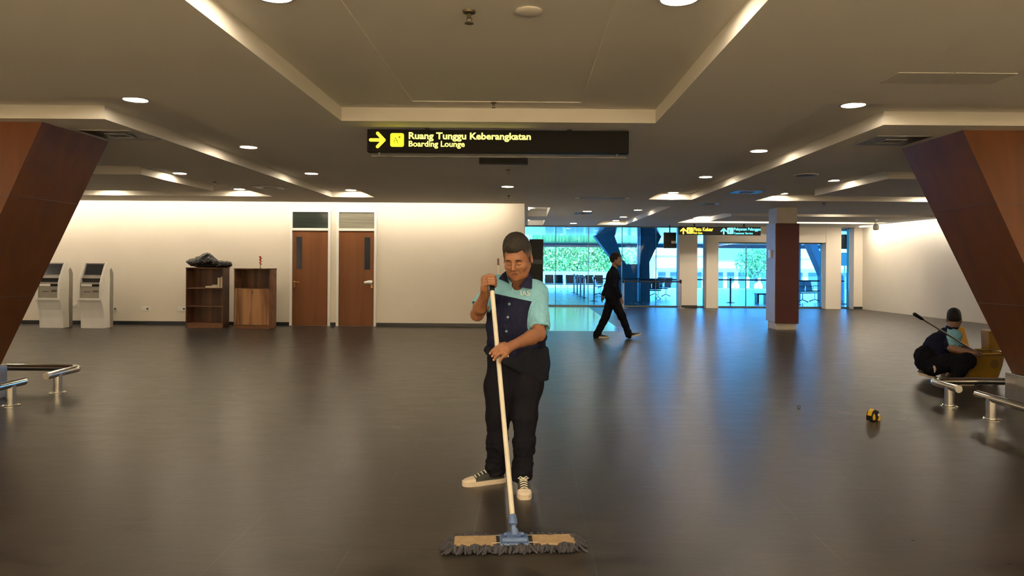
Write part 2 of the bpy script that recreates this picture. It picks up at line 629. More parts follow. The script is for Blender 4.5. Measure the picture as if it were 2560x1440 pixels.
# walls
struct(MB().box(XWL, -0.06, YB, YB + 0.2, 0, 3.0).build('wall_back', M_WALL))
struct(MB().box(-0.26, -0.06, YB + 0.2, YG + 0.1, 0, 3.0).build('wall_return', M_WALL))
struct(MB().box(XWL - 0.2, XWL, YF - 0.2, YB + 0.2, 0, 3.0).build('wall_left', M_WALL))
struct(MB().box(XWL - 0.2, 14.0, YF - 0.2, YF, 0, 3.0).build('wall_front', M_WALL))
q = [(wall_right_x(23.95), 23.95), (wall_right_x(YF - 0.2), YF - 0.2), (wall_right_x(YF - 0.2) + 0.25, YF - 0.2), (wall_right_x(23.95) + 0.25, 23.95)]
struct(MB().prism(q, 0, 3.0, 'z').build('wall_right', M_WALL))
struct(MB().box(10.88, 11.45, 23.95, 24.5, 0, 3.0).build('wall_corner_pier', M_WALL))
struct(MB().box(11.45, 14.2, 23.95, 24.5, 0, 3.0).build('wall_end', M_WALL))
# skirting
mb = MB()
DOORS = [(-5.30, -4.39), (-4.26, -3.36)]
spans = [(XWL, DOORS[0][0]), (DOORS[0][1], DOORS[1][0]), (DOORS[1][1], -0.06)]
for a, b_ in spans:
    mb.box(a, b_, YB - 0.015, YB, 0, 0.078)
struct(mb.build('baseboard_back', M_BASE))
struct(MB().box(10.88, 11.2, 23.935, 23.95, 0, 0.085).build('baseboard_pier', M_BASE))

# doors with frames, vision panels, handles and transom panes
M_TRANS_D = mat('dark_transom', (0.020, 0.026, 0.022), 0.08, var=0.3, scale=3, stretch=(0.3, 1, 6))
M_TRANS_L = mat('pale_transom', (0.17, 0.16, 0.125), 0.08, var=0.25, scale=3, stretch=(0.3, 1, 6))  # pale tone stands in for the lit room behind this pane
M_BRASS = mat('brass', (0.60, 0.42, 0.18), 0.25, 1.0)
M_BAG = mat('white_plastic_wrap', (0.72, 0.72, 0.70), 0.35, bump=0.5, bscale=60)
def make_door(n, x0, x1, vis_left, tm):
    r = bpy.data.objects.new('door_%d' % n, None)
    COL.objects.link(r)
    r.location = (x0, YB, 0)
    r['kind'] = 'structure'
    w = x1 - x0
    e = 0.055
    f = MB()
    f.box(0, e, -0.05, 0, 0, 2.60).box(w - e, w, -0.05, 0, 0, 2.60).box(e, w - e, -0.05, 0, 2.545, 2.60).box(e, w - e, -0.05, 0, 2.13, 2.185)
    f.build('door_frame', M_WHITE, r, bevel=0.004)
    MB().box(e, w - e, -0.012, 0, 2.185, 2.545).build('transom_pane', tm, r)
    leaf = MB().box(e + 0.004, w - e - 0.004, -0.022, 0, 0.008, 2.126).build('door_leaf', M_DOOR, r)
    vx = e + 0.09 if vis_left else w - e - 0.09 - 0.125
    MB().box(vx, vx + 0.125, -0.027, -0.0221, 1.27, 1.99).build('vision_panel', M_SCREEN, leaf)
    MB().box(e + 0.05 if vis_left else w - e - 0.26, e + 0.26 if vis_left else w - e - 0.05, -0.0235, -0.0221, 2.02, 2.024).build('joint', M_BASE, leaf)
    hx = e + 0.05 if vis_left else w - e - 0.05
    s = 1 if vis_left else -1
    h = MB()
    h.box(hx - 0.02, hx + 0.02, -0.032, -0.0221, 0.86, 1.03)
    h.tube([(hx, -0.03, 0.98), (hx, -0.075, 0.98), (hx + s * 0.03, -0.08, 0.98), (hx + s * 0.12, -0.08, 0.975)], [0.011, 0.011, 0.011, 0.008], 10)
    h.build('door_handle', M_BRASS, r, smooth=True)
    if not vis_left:
        wr = MB().tube([(hx + 0.015, -0.085, 0.97), (hx - 0.03, -0.09, 0.99), (hx - 0.08, -0.09, 0.985), (hx - 0.15, -0.09, 0.975)], [0.035, 0.042, 0.036, 0.026], 12)
        wr.build('handle_wrap', M_BAG, r, smooth=True)
    return r
make_door(1, *DOORS[0], True, M_TRANS_D)
make_door(2, *DOORS[1], False, M_TRANS_L)

# glass wall: portal piers, header and panes
def pier(name, x0, x1, y0, y1, z1=ZL):
    return struct(MB().box(x0, x1, y0, y1, 0, z1).build(name, M_WALL))
XA, XB = P(1694, 700, YG).x, P(1738, 700, YG).x
pier('wall_pier_left', XA, XB, 24.0, 24.5)
struct(MB().box(XA, XB, 23.985, 24.0, 0, 0.085).build('baseboard_pier_left', M_BASE))
XC, XD = P(1765, 700, 24.0).x, P(1795, 700, 24.0).x
pier('wall_pier_middle', XC, XD, 23.95, 24.45)
XE, XF = P(2063, 700, 24.0).x, P(2101, 700, 24.0).x
pier('wall_pier_portal', XE, XF, 23.95, 24.45)
struct(MB().box(XD, XE, 23.96, 24.44, 2.20, ZL).build('wall_header', M_WALL))
M_FRAME = mat('grey_aluminium', (0.10, 0.13, 0.14), 0.35, 0.6)
M_EDGE = mat('green_glass_edge', (0.02, 0.10, 0.10), 0.2)
def window(n, x0, x1, z1, joints, bright_top=False):
    r = bpy.data.objects.new('window_%d' % n, None)
    COL.objects.link(r)
    r.location = (0, YG, 0)
    r['kind'] = 'structure'
    MB().box(x0, x1, -0.025, 0.025, 0, 0.05).box(x0, x1, -0.025, 0.025, z1 - 0.04, z1).build('window_frame', M_FRAME, r)
    e = [x0] + joints + [x1]
    for a, b_ in zip(e, e[1:]):
        MB().box(a + 0.008, b_ - 0.008, -0.005, 0.005, 0.05, z1 - 0.04).build('glass_pane', M_GLASS, r)
    for j in joints:
        MB().box(j - 0.012, j + 0.012, -0.02, 0.02, 0.05, z1 - 0.04).build('mullion', M_EDGE, r)
    return r
window(1, -0.06, XA, ZL, [P(x, 650, YG).x for x in (1389, 1471, 1555, 1640)])
window(2, XB, XC, ZL, [])
window(3, XD, XE, 2.20, [P(1865, 650, YG).x, P(1996, 650, YG).x])
window(4, XF, 10.88, ZL, [])

# ================================================================== LIGHTS OF THE ROOM
GLIGHT = 'recessed round downlights'
proto = thing('downlight', 'glowing round downlight', 'ceiling light')
MB().lathe([(0.118, 0.0), (0.122, -0.006), (0.112, -0.012), (0.098, -0.010), (0.098, 0.0)], n=32).build('lamp_rim', M_RIM, proto, smooth=True)
MB().lathe([(0.0005, -0.011), (0.06, -0.0105), (0.098, -0.0085), (0.098, -0.001)], n=32).build('lamp_lens', M_LENS, proto, smooth=True)
first = True
def light(x, y, z, label):
    global first
    if first:
        proto.location = (x, y, z)
        proto['label'] = label
        proto['group'] = GLIGHT
        first = False
        return proto
    return dup(proto, (x, y, z), 0, label, GLIGHT)
ordw = ['first', 'second', 'third', 'fourth']
for i, y in enumerate((6.33, 8.90, 11.50, 14.07)):
    light(-3.45, y, ZH, 'lit round downlight, %s from camera, in the long trough left of the boarding sign' % ordw[i])
for i, y in enumerate((6.33, 8.90, 11.56, 14.12)):
    light(2.86, y, ZH, 'lit round downlight, %s from camera, in the long trough right of the boarding sign' % ordw[i])
light(-0.33, 12.06, ZL, 'lit round downlight alone in flat ceiling below the boarding lounge sign')
light(-5.60, 11.60, ZH, 'lit round downlight in the trough beside the left slanted column, nearer of its two')
light(-5.62, 14.05, ZH, 'lit round downlight above the bookcase with the black bag')
light(5.05, 11.90, ZH, 'lit round downlight in the trough beside the right slanted column, nearer of its two')
light(5.00, 14.12, ZH, 'lit round downlight just in front of the maroon square column')
light(-8.20, 14.00, ZH, 'lit round downlight in the trough by the kiosks')
light(-8.20, 10.50, ZH, 'lit round downlight behind the left slanted column')
light(7.90, 14.05, ZH, 'lit round downlight in the trough before the plain right wall')
light(8.00, 10.40, ZH, 'lit round downlight behind the right slanted column')
light(-6.30, 6.30, ZH, 'lit round downlight in the trough over the left slanted column')
light(5.80, 6.30, ZH, 'lit round downlight in the trough over the right slanted column')
for y, w_ in ((3.83, 'nearer the boarding lounge sign'), (1.25, 'farther from the boarding lounge sign')):
    light(-1.36, y, ZH, 'lit round downlight at left inside the big ceiling coffer, ' + w_)
    light(0.80, y, ZH, 'lit round downlight at right inside the big ceiling coffer, ' + w_)
light(1.46, 17.50, ZL, 'lit round downlight in flat ceiling over the pale tiles, nearer of two')
light(1.46, 22.70, ZL, 'lit round downlight over the pale tiles, farther of two, by the glass wall')
for i, (y, w_) in enumerate(((18.60, 'nearest'), (21.40, 'middle'), (23.20, 'farthest'))):
    light(2.86, y, ZH, 'lit round downlight in the trough running up to the glass wall, %s of three' % w_)
light(5.00, 21.60, ZH, 'lit round downlight above the yellow and blue direction sign')
light(10.7, 22.90, ZL, 'lit round downlight beside the spotlight near the far end of the right wall')
light(8.0, 18.45, ZH, 'lit round downlight in the trough behind the maroon square column')
light(6.4, 21.60, ZH, 'added hidden downlight in the trough just behind the maroon square column')  # extra lamp added out of sight to brighten the portal piers
light(9.9, 21.60, ZH, 'added hidden downlight in the trough by the right end of the beige portal')  # also an added lamp, hidden by the trough edge, for the piers
light(8.0, 21.60, ZH, 'lit round downlight in the trough in front of the beige portal')

# strips that wash the walls
M_STRIP = mat('led_strip', (0.9, 0.9, 0.85), 0.5, emit=(1.0, 0.89, 0.73), estr=48.0)
M_STRIPR = mat('side_led_strip', (0.9, 0.9, 0.85), 0.5, emit=(1.0, 0.91, 0.79), estr=42.0)
M_STRIPC = mat('added_portal_fill_strip', (0.9, 0.9, 0.85), 0.5, emit=(1.0, 0.88, 0.72), estr=60.0)
M_STRIPF = mat('added_ceiling_fill_strip', (0.9, 0.9, 0.85), 0.5, emit=(1.0, 0.84, 0.58), estr=560.0)
tag(MB().box(XWL + 0.3, -0.4, YB - 0.60, YB - 0.57, ZH - 0.03, ZH).build('cove_light', M_STRIP),
    'glowing strip light in the slot along the top of the cream door wall', 'light strip')
tag(MB().box(XWL + 0.3, 12.4, YF + 0.57, YF + 0.60, ZH - 0.04, ZH).build('cove_light', M_STRIPF), 'added glowing strip on the wall behind the camera, brightening the near ceiling', 'light strip')  # added unseen lamp; its wall bounce brightens the near ceiling
M_STRIP2 = mat('white_tube', (0.9, 0.9, 0.9), 0.5, emit=(1.0, 0.95, 0.85), estr=22.0)
for y, lab_ in ((17.4, 'nearest of the white tubes in the narrow ceiling recess'), (18.6, 'second of the white tubes in the narrow ceiling recess'), (22.2, 'third of the white tubes in the narrow ceiling recess'), (23.4, 'white tube at the glass wall end of the narrow ceiling recess')):
    tag(MB().box(0.04, 0.06, y - 0.4, y + 0.4, ZH - 0.0, ZH + 0.02).build('tube_light', M_STRIP2), lab_, 'light strip', 'white tubes in the narrow recess')
tag(MB().box(4.66, 10.5, 21.22, 21.25, ZH - 0.035, ZH - 0.005).build('cove_light', M_STRIPC), 'added glowing strip hidden in the trough to brighten the beige portal', 'light strip')  # added fill strip, out of sight, to brighten the piers
q = [(wall_right_x(23.5) - 0.30, 23.5), (wall_right_x(0) - 0.30, 0), (wall_right_x(0) - 0.34, 0), (wall_right_x(23.5) - 0.34, 23.5)]
tag(MB().prism(q, ZL - 0.022, ZL, 'z').build('wall_wash_strip', M_STRIPR), 'thin glowing strip along the top edge of the plain right wall', 'light strip')
tag(MB().box(XWL + 0.30, XWL + 0.34, 0, YB - 1.0, ZL - 0.022, ZL).build('wall_wash_strip', M_STRIPR), 'added thin glowing strip on the unseen left wall, brightening the ceiling', 'light strip')  # added unseen strip that lifts the ceiling on the left side

# ================================================================== CEILING FITTINGS
def diffuser(x, y, s, label, rot=0):
    t = thing('air_diffuser', label, 'ceiling vent', (x, y, ZL), rot, 'square ceiling air diffusers')
    m = MB()
    for k, (a, z) in enumerate(((s, -0.008), (s * 0.40, -0.014))):
        h = a / 2
        i = h - 0.014
        for (x0, x1, y0, y1) in ((-h, h, -h, -i), (-h, h, i, h), (-h, -i, -i, i), (i, h, -i, i)):
            m.box(x0, x1, y0, y1, z, z + 0.012)
    m.build('louvre_frame', mat('louvre_grey', (0.22, 0.20, 0.18), 0.5), t)
    MB().box(-s / 2 + 0.01, s / 2 - 0.01, -s / 2 + 0.01, s / 2 - 0.01, -0.006, -0.0005).build('dark_throat', M_BLACK, t)
    return t
p = P(302, 336, 1)
def at_ceiling(x, y, z=ZL):
    u, v = uv(x, y)
    Y = F * (EYE - z) / v
    return (u * Y / F, Y)
diffuser(*at_ceiling(302, 337), 0.55, 'square dark air diffuser in ceiling next to the left slanted column')
diffuser(*at_ceiling(2228, 351), 0.55, 'square dark air diffuser in ceiling next to the right slanted column')
diffuser(*at_ceiling(675, 469), 0.50, 'small square air diffuser in ceiling above the two brown doors')
diffuser(*at_ceiling(1866, 480), 0.55, 'square air diffuser in ceiling in front of the maroon column')
diffuser(*at_ceiling(1775, 509), 0.40, 'small square air diffuser in ceiling left of the maroon column top')
diffuser(*at_ceiling(1458, 533), 0.45, 'small square air diffuser in ceiling over the pale tile floor')
t = thing('linear_slot_vent', 'long dark slot vent in ceiling above the cream wall edge', 'ceiling vent', (*at_ceiling(1505, 495), ZL))
MB().box(-0.45, 0.45, -0.05, 0.05, -0.006, -0.0005).build('slot', M_BLACK, t)
for e_ in (-0.52, 0.45):
    MB().box(e_, e_ + 0.07, -0.06, 0.06, -0.012, 0).build('end_cap', M_RIM, t)
t = thing('ceiling_speaker', 'round grey grille speaker in ceiling right of the right trough', 'ceiling speaker', (*at_ceiling(2015, 437), ZL))
MB().lathe([(0.17, 0), (0.17, -0.008), (0.15, -0.012)], n=28).build('speaker_rim', M_RIM, t)
MB().lathe([(0.145, -0.0125), (0.08, -0.018), (0.001, -0.02)], n=28).build('speaker_grille', M_DARK, t)
t = thing('smoke_detector', 'pale round detector cover in the middle of the big ceiling coffer', 'detector', (*at_ceiling(1322, 27, ZT), ZT))
MB().lathe([(0.075, 0), (0.078, -0.008), (0.07, -0.014), (0.03, -0.016)], n=28).build('cover_plate', M_CEIL, t, smooth=True)
def sprinkler(x, y, z, k, label):
    t = thing('fire_sprinkler', label, 'sprinkler', (*at_ceiling(x, y, z), z), 0, 'ceiling sprinklers')
    MB().lathe([(0.034 * k, 0), (0.030 * k, -0.010 * k), (0.012 * k, -0.016 * k)], n=20).build('escutcheon', M_SPR, t, smooth=True)
    MB().lathe([(0.010 * k, -0.014 * k), (0.010 * k, -0.034 * k)], n=12).tube([(-0.010 * k, 0, -0.03 * k), (-0.012 * k, 0, -0.045 * k), (-0.005 * k, 0, -0.06 * k)], 0.003 * k, 6).tube([(0.010 * k, 0, -0.03 * k), (0.012 * k, 0, -0.045 * k), (0.005 * k, 0, -0.06 * k)], 0.003 * k, 6).build('frame_arms', M_SPR, t)
    MB().lathe([(0.022 * k, -0.058 * k), (0.022 * k, -0.062 * k)], n=16).build('deflector', M_SPR, t)
M_SPR = mat('sprinkler_bronze', (0.10, 0.08, 0.05), 0.35, 0.7)
sprinkler(1173, 28, ZT, 1.15, 'bronze sprinkler head in the big ceiling coffer beside the round cover')
sprinkler(1234, 256, ZH, 0.8, 'tiny sprinkler at the coffer edge just above the boarding lounge sign')
sprinkler(1270, 424, ZL, 1.0, 'small sprinkler in flat ceiling right under the boarding lounge sign box')
sprinkler(1272, 489, ZL, 1.0, 'small sprinkler in flat ceiling in front of the long cream wall')
sprinkler(537, 455, ZL, 1.0, 'small sprinkler between the left trough and the lamp above the bookcase')
sprinkler(2060, 508, ZL, 1.3, 'dark sprinkler in ceiling right of the maroon column')
sprinkler(1413, 566, ZL, 1.3, 'small sprinkler against the glass wall top over the pale tiles')
t = thing('access_panel', 'flat double access hatch in ceiling above the right slanted column', 'ceiling hatch')
q = [at_ceiling(x, y) for x, y in ((2232, 178), (2548, 184), (2470, 212), (2195, 207))]
M_HATCH = mat('hatch_paint', (0.60, 0.565, 0.50), 0.8, var=0.02)
x0, x1 = q[3][0], q[2][0]
y0, y1 = at_ceiling(2300, 208)[1], at_ceiling(2400, 182)[1]
y0, y1 = min(y0, y1), max(y0, y1)
xm = (x0 + x1) / 2 - 0.02
t.location = (xm, (y0 + y1) / 2, ZL)
MB().box(x0, xm - 0.006, y0, y1, ZL - 0.004, ZL).build('hatch_door', M_HATCH, t, world=True)
MB().box(xm + 0.006, x1, y0, y1, ZL - 0.004, ZL).build('hatch_door', M_HATCH, t, world=True)
t = thing('ceiling_spotlight', 'pale twin-head emergency spotlight on ceiling near the right wall', 'spotlight', (*at_ceiling(2190, 548), ZL))
MB().box(-0.05, 0.05, -0.05, 0.05, -0.03, 0).tube([(0, 0, -0.03), (0, 0, -0.14)], 0.012, 8).build('bracket', M_WHITE, t)
MB().lathe([(0.04, -0.30), (0.075, -0.28), (0.08, -0.18), (0.04, -0.13)], n=18).build('lamp_head', M_WHITE, t, smooth=True)

# ================================================================== SIGNS
M_SIGN = mat('sign_black', (0.0035, 0.003, 0.0028), 0.5, spec=0.06)
M_YEL = mat('lit_yellow', (0.8, 0.6, 0.02), 0.4, emit=(1.0, 0.80, 0.04), estr=1.25)
M_LEMON = mat('lit_lemon', (0.8, 0.75, 0.02), 0.4, emit=(0.86, 0.95, 0.02), estr=1.15)
M_LETY = mat('lit_letters', (0.8, 0.75, 0.2), 0.4, emit=(0.98, 0.92, 0.22), estr=1.15)
M_CYAN = mat('lit_cyan', (0.1, 0.7, 0.8), 0.4, emit=(0.05, 0.72, 0.95), estr=1.2)
M_PICTO = mat('pictogram_dark', (0.16, 0.19, 0.01), 0.5)
def rounded(w, h, r, n=5):
    out = []
    for cx, cz, a0 in ((w - r, r, -90), (w - r, h - r, 0), (r, h - r, 90), (r, r, 180)):
        for k in range(n + 1):
            a = math.radians(a0 + 90 * k / n)
            out.append((cx + r * math.cos(a), cz + r * math.sin(a)))
    return out
def arrow(parent, m, cx, cz, s, ang, y):
    """rounded arrow of three bars, pointing along ang"""
    mb_ = MB()
    d = Vector((math.cos(ang), 0, math.sin(ang)))
    def cap(a, b_, w):
        dd = (b_ - a).normalized()
        nn = Vector((-dd.z, 0, dd.x))
        pts = []
        for k in range(9):
            t_ = -PI / 2 + PI * k / 8
            pts.append(b_ + dd * math.cos(t_) * w + nn * math.sin(t_) * w)
        for k in range(9):
            t_ = PI / 2 + PI * k / 8
            pts.append(a + dd * math.cos(t_) * w + nn * math.sin(t_) * w)
        mb_.hexa([Vector((p_.x, y, p_.z)) for p_ in pts], [Vector((p_.x, y - 0.003, p_.z)) for p_ in pts])
    c_ = Vector((cx, 0, cz))
    tip = c_ + d * s * 0.5
    nn = Vector((-d.z, 0, d.x))
    w = s * 0.115
    cap(c_ - d * s * 0.5, tip - d * w, w)
    cap(tip - d * 0.52 * s + nn * 0.46 * s, tip - d * w * 0.7, w)
    cap(tip - d * 0.52 * s - nn * 0.46 * s, tip - d * w * 0.7, w)
    return mb_.build('arrow', m, parent)

YS = 6.90
pTL, pBR = P(918, 323, YS), P(1572, 386, YS)
SW, SH = pBR.x - pTL.x, 0.216
t = thing('hanging_sign', 'long black boarding lounge sign with yellow arrow hung from ceiling', 'sign', (pTL.x, YS, pTL.z - SH))
k = SW / 654.0
MB().box(0, SW, 0, 0.09, 0, SH).build('sign_box', M_SIGN, t, bevel=0.004)
MB().box(0.04, SW - 0.02, 0.02, 0.05, -0.045, -0.030).box(0.1, 0.12, 0.03, 0.045, -0.031, 0.001).box(SW - 0.12, SW - 0.10, 0.03, 0.045, -0.031, 0.001).build('lower_rail', mat('dark_rail', (0.06, 0.055, 0.05), 0.5), t)
MB().box(280 * k, 402 * k, 0.01, 0.10, -0.10, -0.045).build('speaker_box', M_SIGN, t)
for xx in (148, 506):
    MB().cyl((xx * k, 0.045), 0.02, SH, ZL - (pTL.z - SH), 14).build('hanger', M_BLACK, t)
def sx(x):
    return (x - 918) * k
def sz(x, y):
    return P(x, y, YS).z - (pTL.z - SH)
arrow(t, M_YEL, sx(945), sz(945, 350), 36 * k, 0, -0.0005)
pic = MB().prism([(sx(976) + a, sz(992, 367) + c) for a, c in rounded(34 * k, 34 * k, 5 * k)], -0.0005, -0.0035, 'y').build('pictogram_tile', M_LEMON, t)
b0, z0 = sx(976), sz(992, 367)
g = MB()
g.tube([(b0 + 11 * k, -0.004, z0 + 8 * k), (b0 + 9 * k, -0.004, z0 + 14 * k), (b0 + 13 * k, -0.004, z0 + 24 * k)], 0.7 * k, 6)
g.tube([(b0 + 13 * k, -0.004, z0 + 22 * k), (b0 + 17 * k, -0.004, z0 + 16 * k), (b0 + 19 * k, -0.004, z0 + 8 * k)], 0.9 * k, 6)
g.tube([(b0 + 10 * k, -0.004, z0 + 15 * k), (b0 + 17 * k, -0.004, z0 + 15 * k)], 0.7 * k, 6)
g.tube([(b0 + 23 * k, -0.0036, z0 + 24 * k), (b0 + 23 * k, -0.0046, z0 + 24 * k)], 2.6 * k, 12)
g.build('pictogram', M_PICTO, pic)
lettering('Ruang Tunggu Keberangkatan', t, (sx(1022), -0.0005, sz(1022, 353)), M_LETY, width=305 * k, height=22.5 * k, bold=0.028)
lettering('Boarding Lounge', t, (sx(1022), -0.0005, sz(1022, 371)), M_LETY, width=140 * k, height=19 * k, bold=0.022)

YS2 = 22.45
a_, b_ = P(1697, 566, YS2), P(1902, 578, YS2)
S2W, S2H = b_.x - a_.x, 21 * YS2 / F
k2 = YS2 / F
t2 = thing('hanging_sign', 'black sign with yellow exit half and blue customer service half', 'sign', (a_.x, YS2, a_.z - S2H))
MB().box(0, S2W, 0, 0.09, 0, S2H).build('sign_box', M_SIGN, t2, bevel=0.004)
for xx in (40, 164):
    MB().cyl((xx * k2, 0.045), 0.025, S2H, ZL - (a_.z - S2H), 10).build('hanger', M_BLACK, t2)
for off, m_, words, wd in ((2, M_YEL, ('Pintu Keluar', 'Exit Gate'), (49, 22)), (103, M_CYAN, ('Pelayanan Pelanggan', 'Customer Service'), (67, 47))):
    arrow(t2, m_, (off + 9.5) * k2, 10 * k2, 14 * k2, PI / 2, -0.001)
    pc = MB().prism([((off + 18) * k2 + a, 3 * k2 + c) for a, c in rounded(15.5 * k2, 15.5 * k2, 2 * k2)], -0.001, -0.004, 'y').build('pictogram_tile', m_, t2)
    g = MB()
    ox = (off + 18) * k2
    g.box(ox + 3.5 * k2, ox + 6.5 * k2, -0.006, -0.0042, 6 * k2, 14 * k2).box(ox + 9 * k2, ox + 10.5 * k2, -0.006, -0.0042, 5.5 * k2, 15 * k2)
    g.build('pictogram', M_PICTO if m_ is M_YEL else mat('pictogram_blue', (0.01, 0.12, 0.2), 0.5), pc)
    lettering(words[0], t2, ((off + 35) * k2, -0.001, 9.5 * k2), m_, width=wd[0] * k2, height=9.5 * k2, bold=0.015)
    lettering(words[1], t2, ((off + 35) * k2, -0.001, 2.5 * k2), m_, width=wd[1] * k2, height=5.2 * k2, bold=0.01)

# ================================================================== COLUMNS
def slanted_column(side, label, xt, xb, ytop, ybot):
    """side -1 left, +1 right; xt/xb inner face at the ceiling and at the plinth"""
    s = side
    t_ = thing('slanted_column', label, 'column', (xb + s * 0.9, 7.0, 0), kind='thing')
    zb = 0.34
    wt, wb = 3.2, 1.9
    (ya, yb_), (yc, yd) = ytop, ybot
    m_ = MB()
    # inner slanted arm of the V
    b4 = [(xb, yc, zb), (xb + s * 1.3, yc, zb), (xb + s * 1.3, yd, zb), (xb, yd, zb)]
    t4 = [(xt, ya, ZL), (xt + s * 1.3, ya, ZL), (xt + s * 1.3, yb_, ZL), (xt, yb_, ZL)]
    m_.hexa(b4, t4)
    m_.build('veneered_arm', M_VENEER, t_, world=True)
    # outer arm mirrored
    xo = xb + s * 2.0
    b4 = [(xo, yc, zb), (xo - s * 1.0, yc, zb), (xo - s * 1.0, yd, zb), (xo, yd, zb)]
    t4 = [(xo + s * 1.15, ya, ZL), (xo - s * 0.15, ya, ZL), (xo - s * 0.15, yb_, ZL), (xo + s * 1.15, yb_, ZL)]
    MB().hexa(b4, t4).build('veneered_arm', M_VENEER, t_, world=True)
    # dark panel joint lines on the inner arm
    for z in (1.05, 2.02):
        j = MB()
        f_ = (z - zb) / (ZL - zb)
        xi = xb + (xt - xb) * f_
        ya_, yb2 = yc + (ya - yc) * f_, yd + (yb_ - yd) * f_
        e = 0.003
        j.box(min(xi - s * e, xi + s * 1.0), max(xi - s * e, xi + s * 1.0), ya_ - e, yb2 + e, z, z + 0.006)
        j.build('panel_joint', mat('dark_joint', (0.03, 0.012, 0.006), 0.6), t_, world=True)
    x0_, x1_ = sorted((xb - s * 0.05, xb + s * 2.05))
    MB().box(x0_, x1_, yc - 0.03, yd + 0.03, 0, zb).build('steel_plinth', M_BRUSHED, t_, world=True, bevel=0.01)
    return t_
slanted_column(-1, 'brown veneered V-shaped column at the left behind chrome guard rails', -4.56, -5.42, (6.76, 7.83), (6.50, 7.43))
slanted_column(1, 'brown veneered V-shaped column at the right beside the yellow mop bucket', 4.12, 5.01, (6.82, 7.93), (6.50, 7.43))

cx0, cx1, cy0, cy1 = 5.53, 6.04, 16.0, 16.6
t = thing('square_column', 'maroon fronted square column standing before the glass wall', 'column', (cx0 + 0.25, cy0 + 0.3, 0), kind='thing')
MB().box(cx0 + 0.03, cx1 - 0.03, cy0 + 0.03, cy1 - 0.03, 0, ZL).build('core', mat('column_beige', (0.50, 0.44, 0.36), 0.6), t, world=True)
zlo, zhi = P(1950, 809, cy0).z, P(1950, 558, cy0).z
MB().box(cx0 - 0.0, cx1 + 0.01, cy0, cy0 + 0.029, zlo, zhi).build('front_panel', M_MAROON, t, world=True, bevel=0.004)
MB().box(cx0 - 0.012, cx0 + 0.029, cy0 + 0.01, cy1, zlo + 0.03, zhi).build('side_panel', mat('side_panel_beige', (0.44, 0.39, 0.35), 0.5), t, world=True, bevel=0.004)
zb_ = P(1921, 635, 16.3).z
MB().box(cx0 - 0.05, cx0 - 0.0125, 16.22, 16.38, zb_ - 0.09, zb_ + 0.09).build('switch_box', M_WHITE, t, world=True, bevel=0.006)

# ================================================================== CHROME GUARD RAILS
RR = 0.038
def arc(c, r, a0, a1, z, n=8):
    return [Vector((c[0] + r * math.cos(math.radians(a0 + (a1 - a0) * i / n)), c[1] + r * math.sin(math.radians(a0 + (a1 - a0) * i / n)), z)) for i in range(n + 1)]
def guard_rail(label, path, posts, z):
    t_ = thing('guard_rail', label, 'guard rail', (posts[0][0], posts[0][1], 0), 0, 'low chrome guard rails round the columns')
    MB().tube(path, RR, 18).build('rail_tube', M_CHROME, t_, world=True, smooth=True)
    for (x, y) in posts:
        po = MB().cyl((x, y), 0.044, 0.0, z - 0.005, 20).build('post', M_CHROME, t_, world=True, smooth=True)
        fl_ = MB().lathe([(0.085, 0.0), (0.085, 0.006), (0.078, 0.010), (0.05, 0.010)], (x, y, 0), 24)
        for a in range(4):
            fl_.cyl((x + 0.065 * math.cos(a * PI / 2 + 0.6), y + 0.065 * math.sin(a * PI / 2 + 0.6)), 0.009, 0.009, 0.018, 8)
        fl_.build('flange', M_CHROME, po, world=True, smooth=True)
    return t_
zr = 0.21
guard_rail('chrome rail bent at a corner behind the left slanted column',
           [Vector((-7.6, 8.14, zr)), Vector((-5.16, 8.14, zr))] + arc((-5.14, 8.02), 0.12, 90, 0, zr) + [Vector((-5.02, 7.53, zr))],
           [(-5.02, 7.72), (-7.2, 8.14)], zr)
guard_rail('chrome rail whose end points at the gap before the left slanted column',
           [Vector((-5.02, 7.20, zr)), Vector((-5.02, 6.2, zr))] + arc((-5.14, 6.12), 0.12, 0, -90, zr) + [Vector((-7.6, 6.0, zr))],
           [(-5.02, 7.02), (-7.2, 6.0)], zr)
zr2 = 0.20
guard_rail('chrome rail bent at a corner in front of the yellow mop bucket',
           [Vector((6.9, 7.72, zr2)), Vector((4.45, 7.72, zr2))] + arc((4.45, 7.60), 0.12, 90, 180, zr2) + [Vector((4.33, 7.20, zr2))],
           [(4.33, 7.36), (6.6, 7.72)], zr2)
guard_rail('chrome rail running out of frame before the right slanted column',
           [Vector((4.345, 6.93, zr2)), Vector((4.345, 6.0, zr2))] + arc((4.465, 5.9), 0.12, 180, 270, zr2) + [Vector((6.9, 5.78, zr2))],
           [(4.345, 6.72), (6.6, 5.78)], zr2)
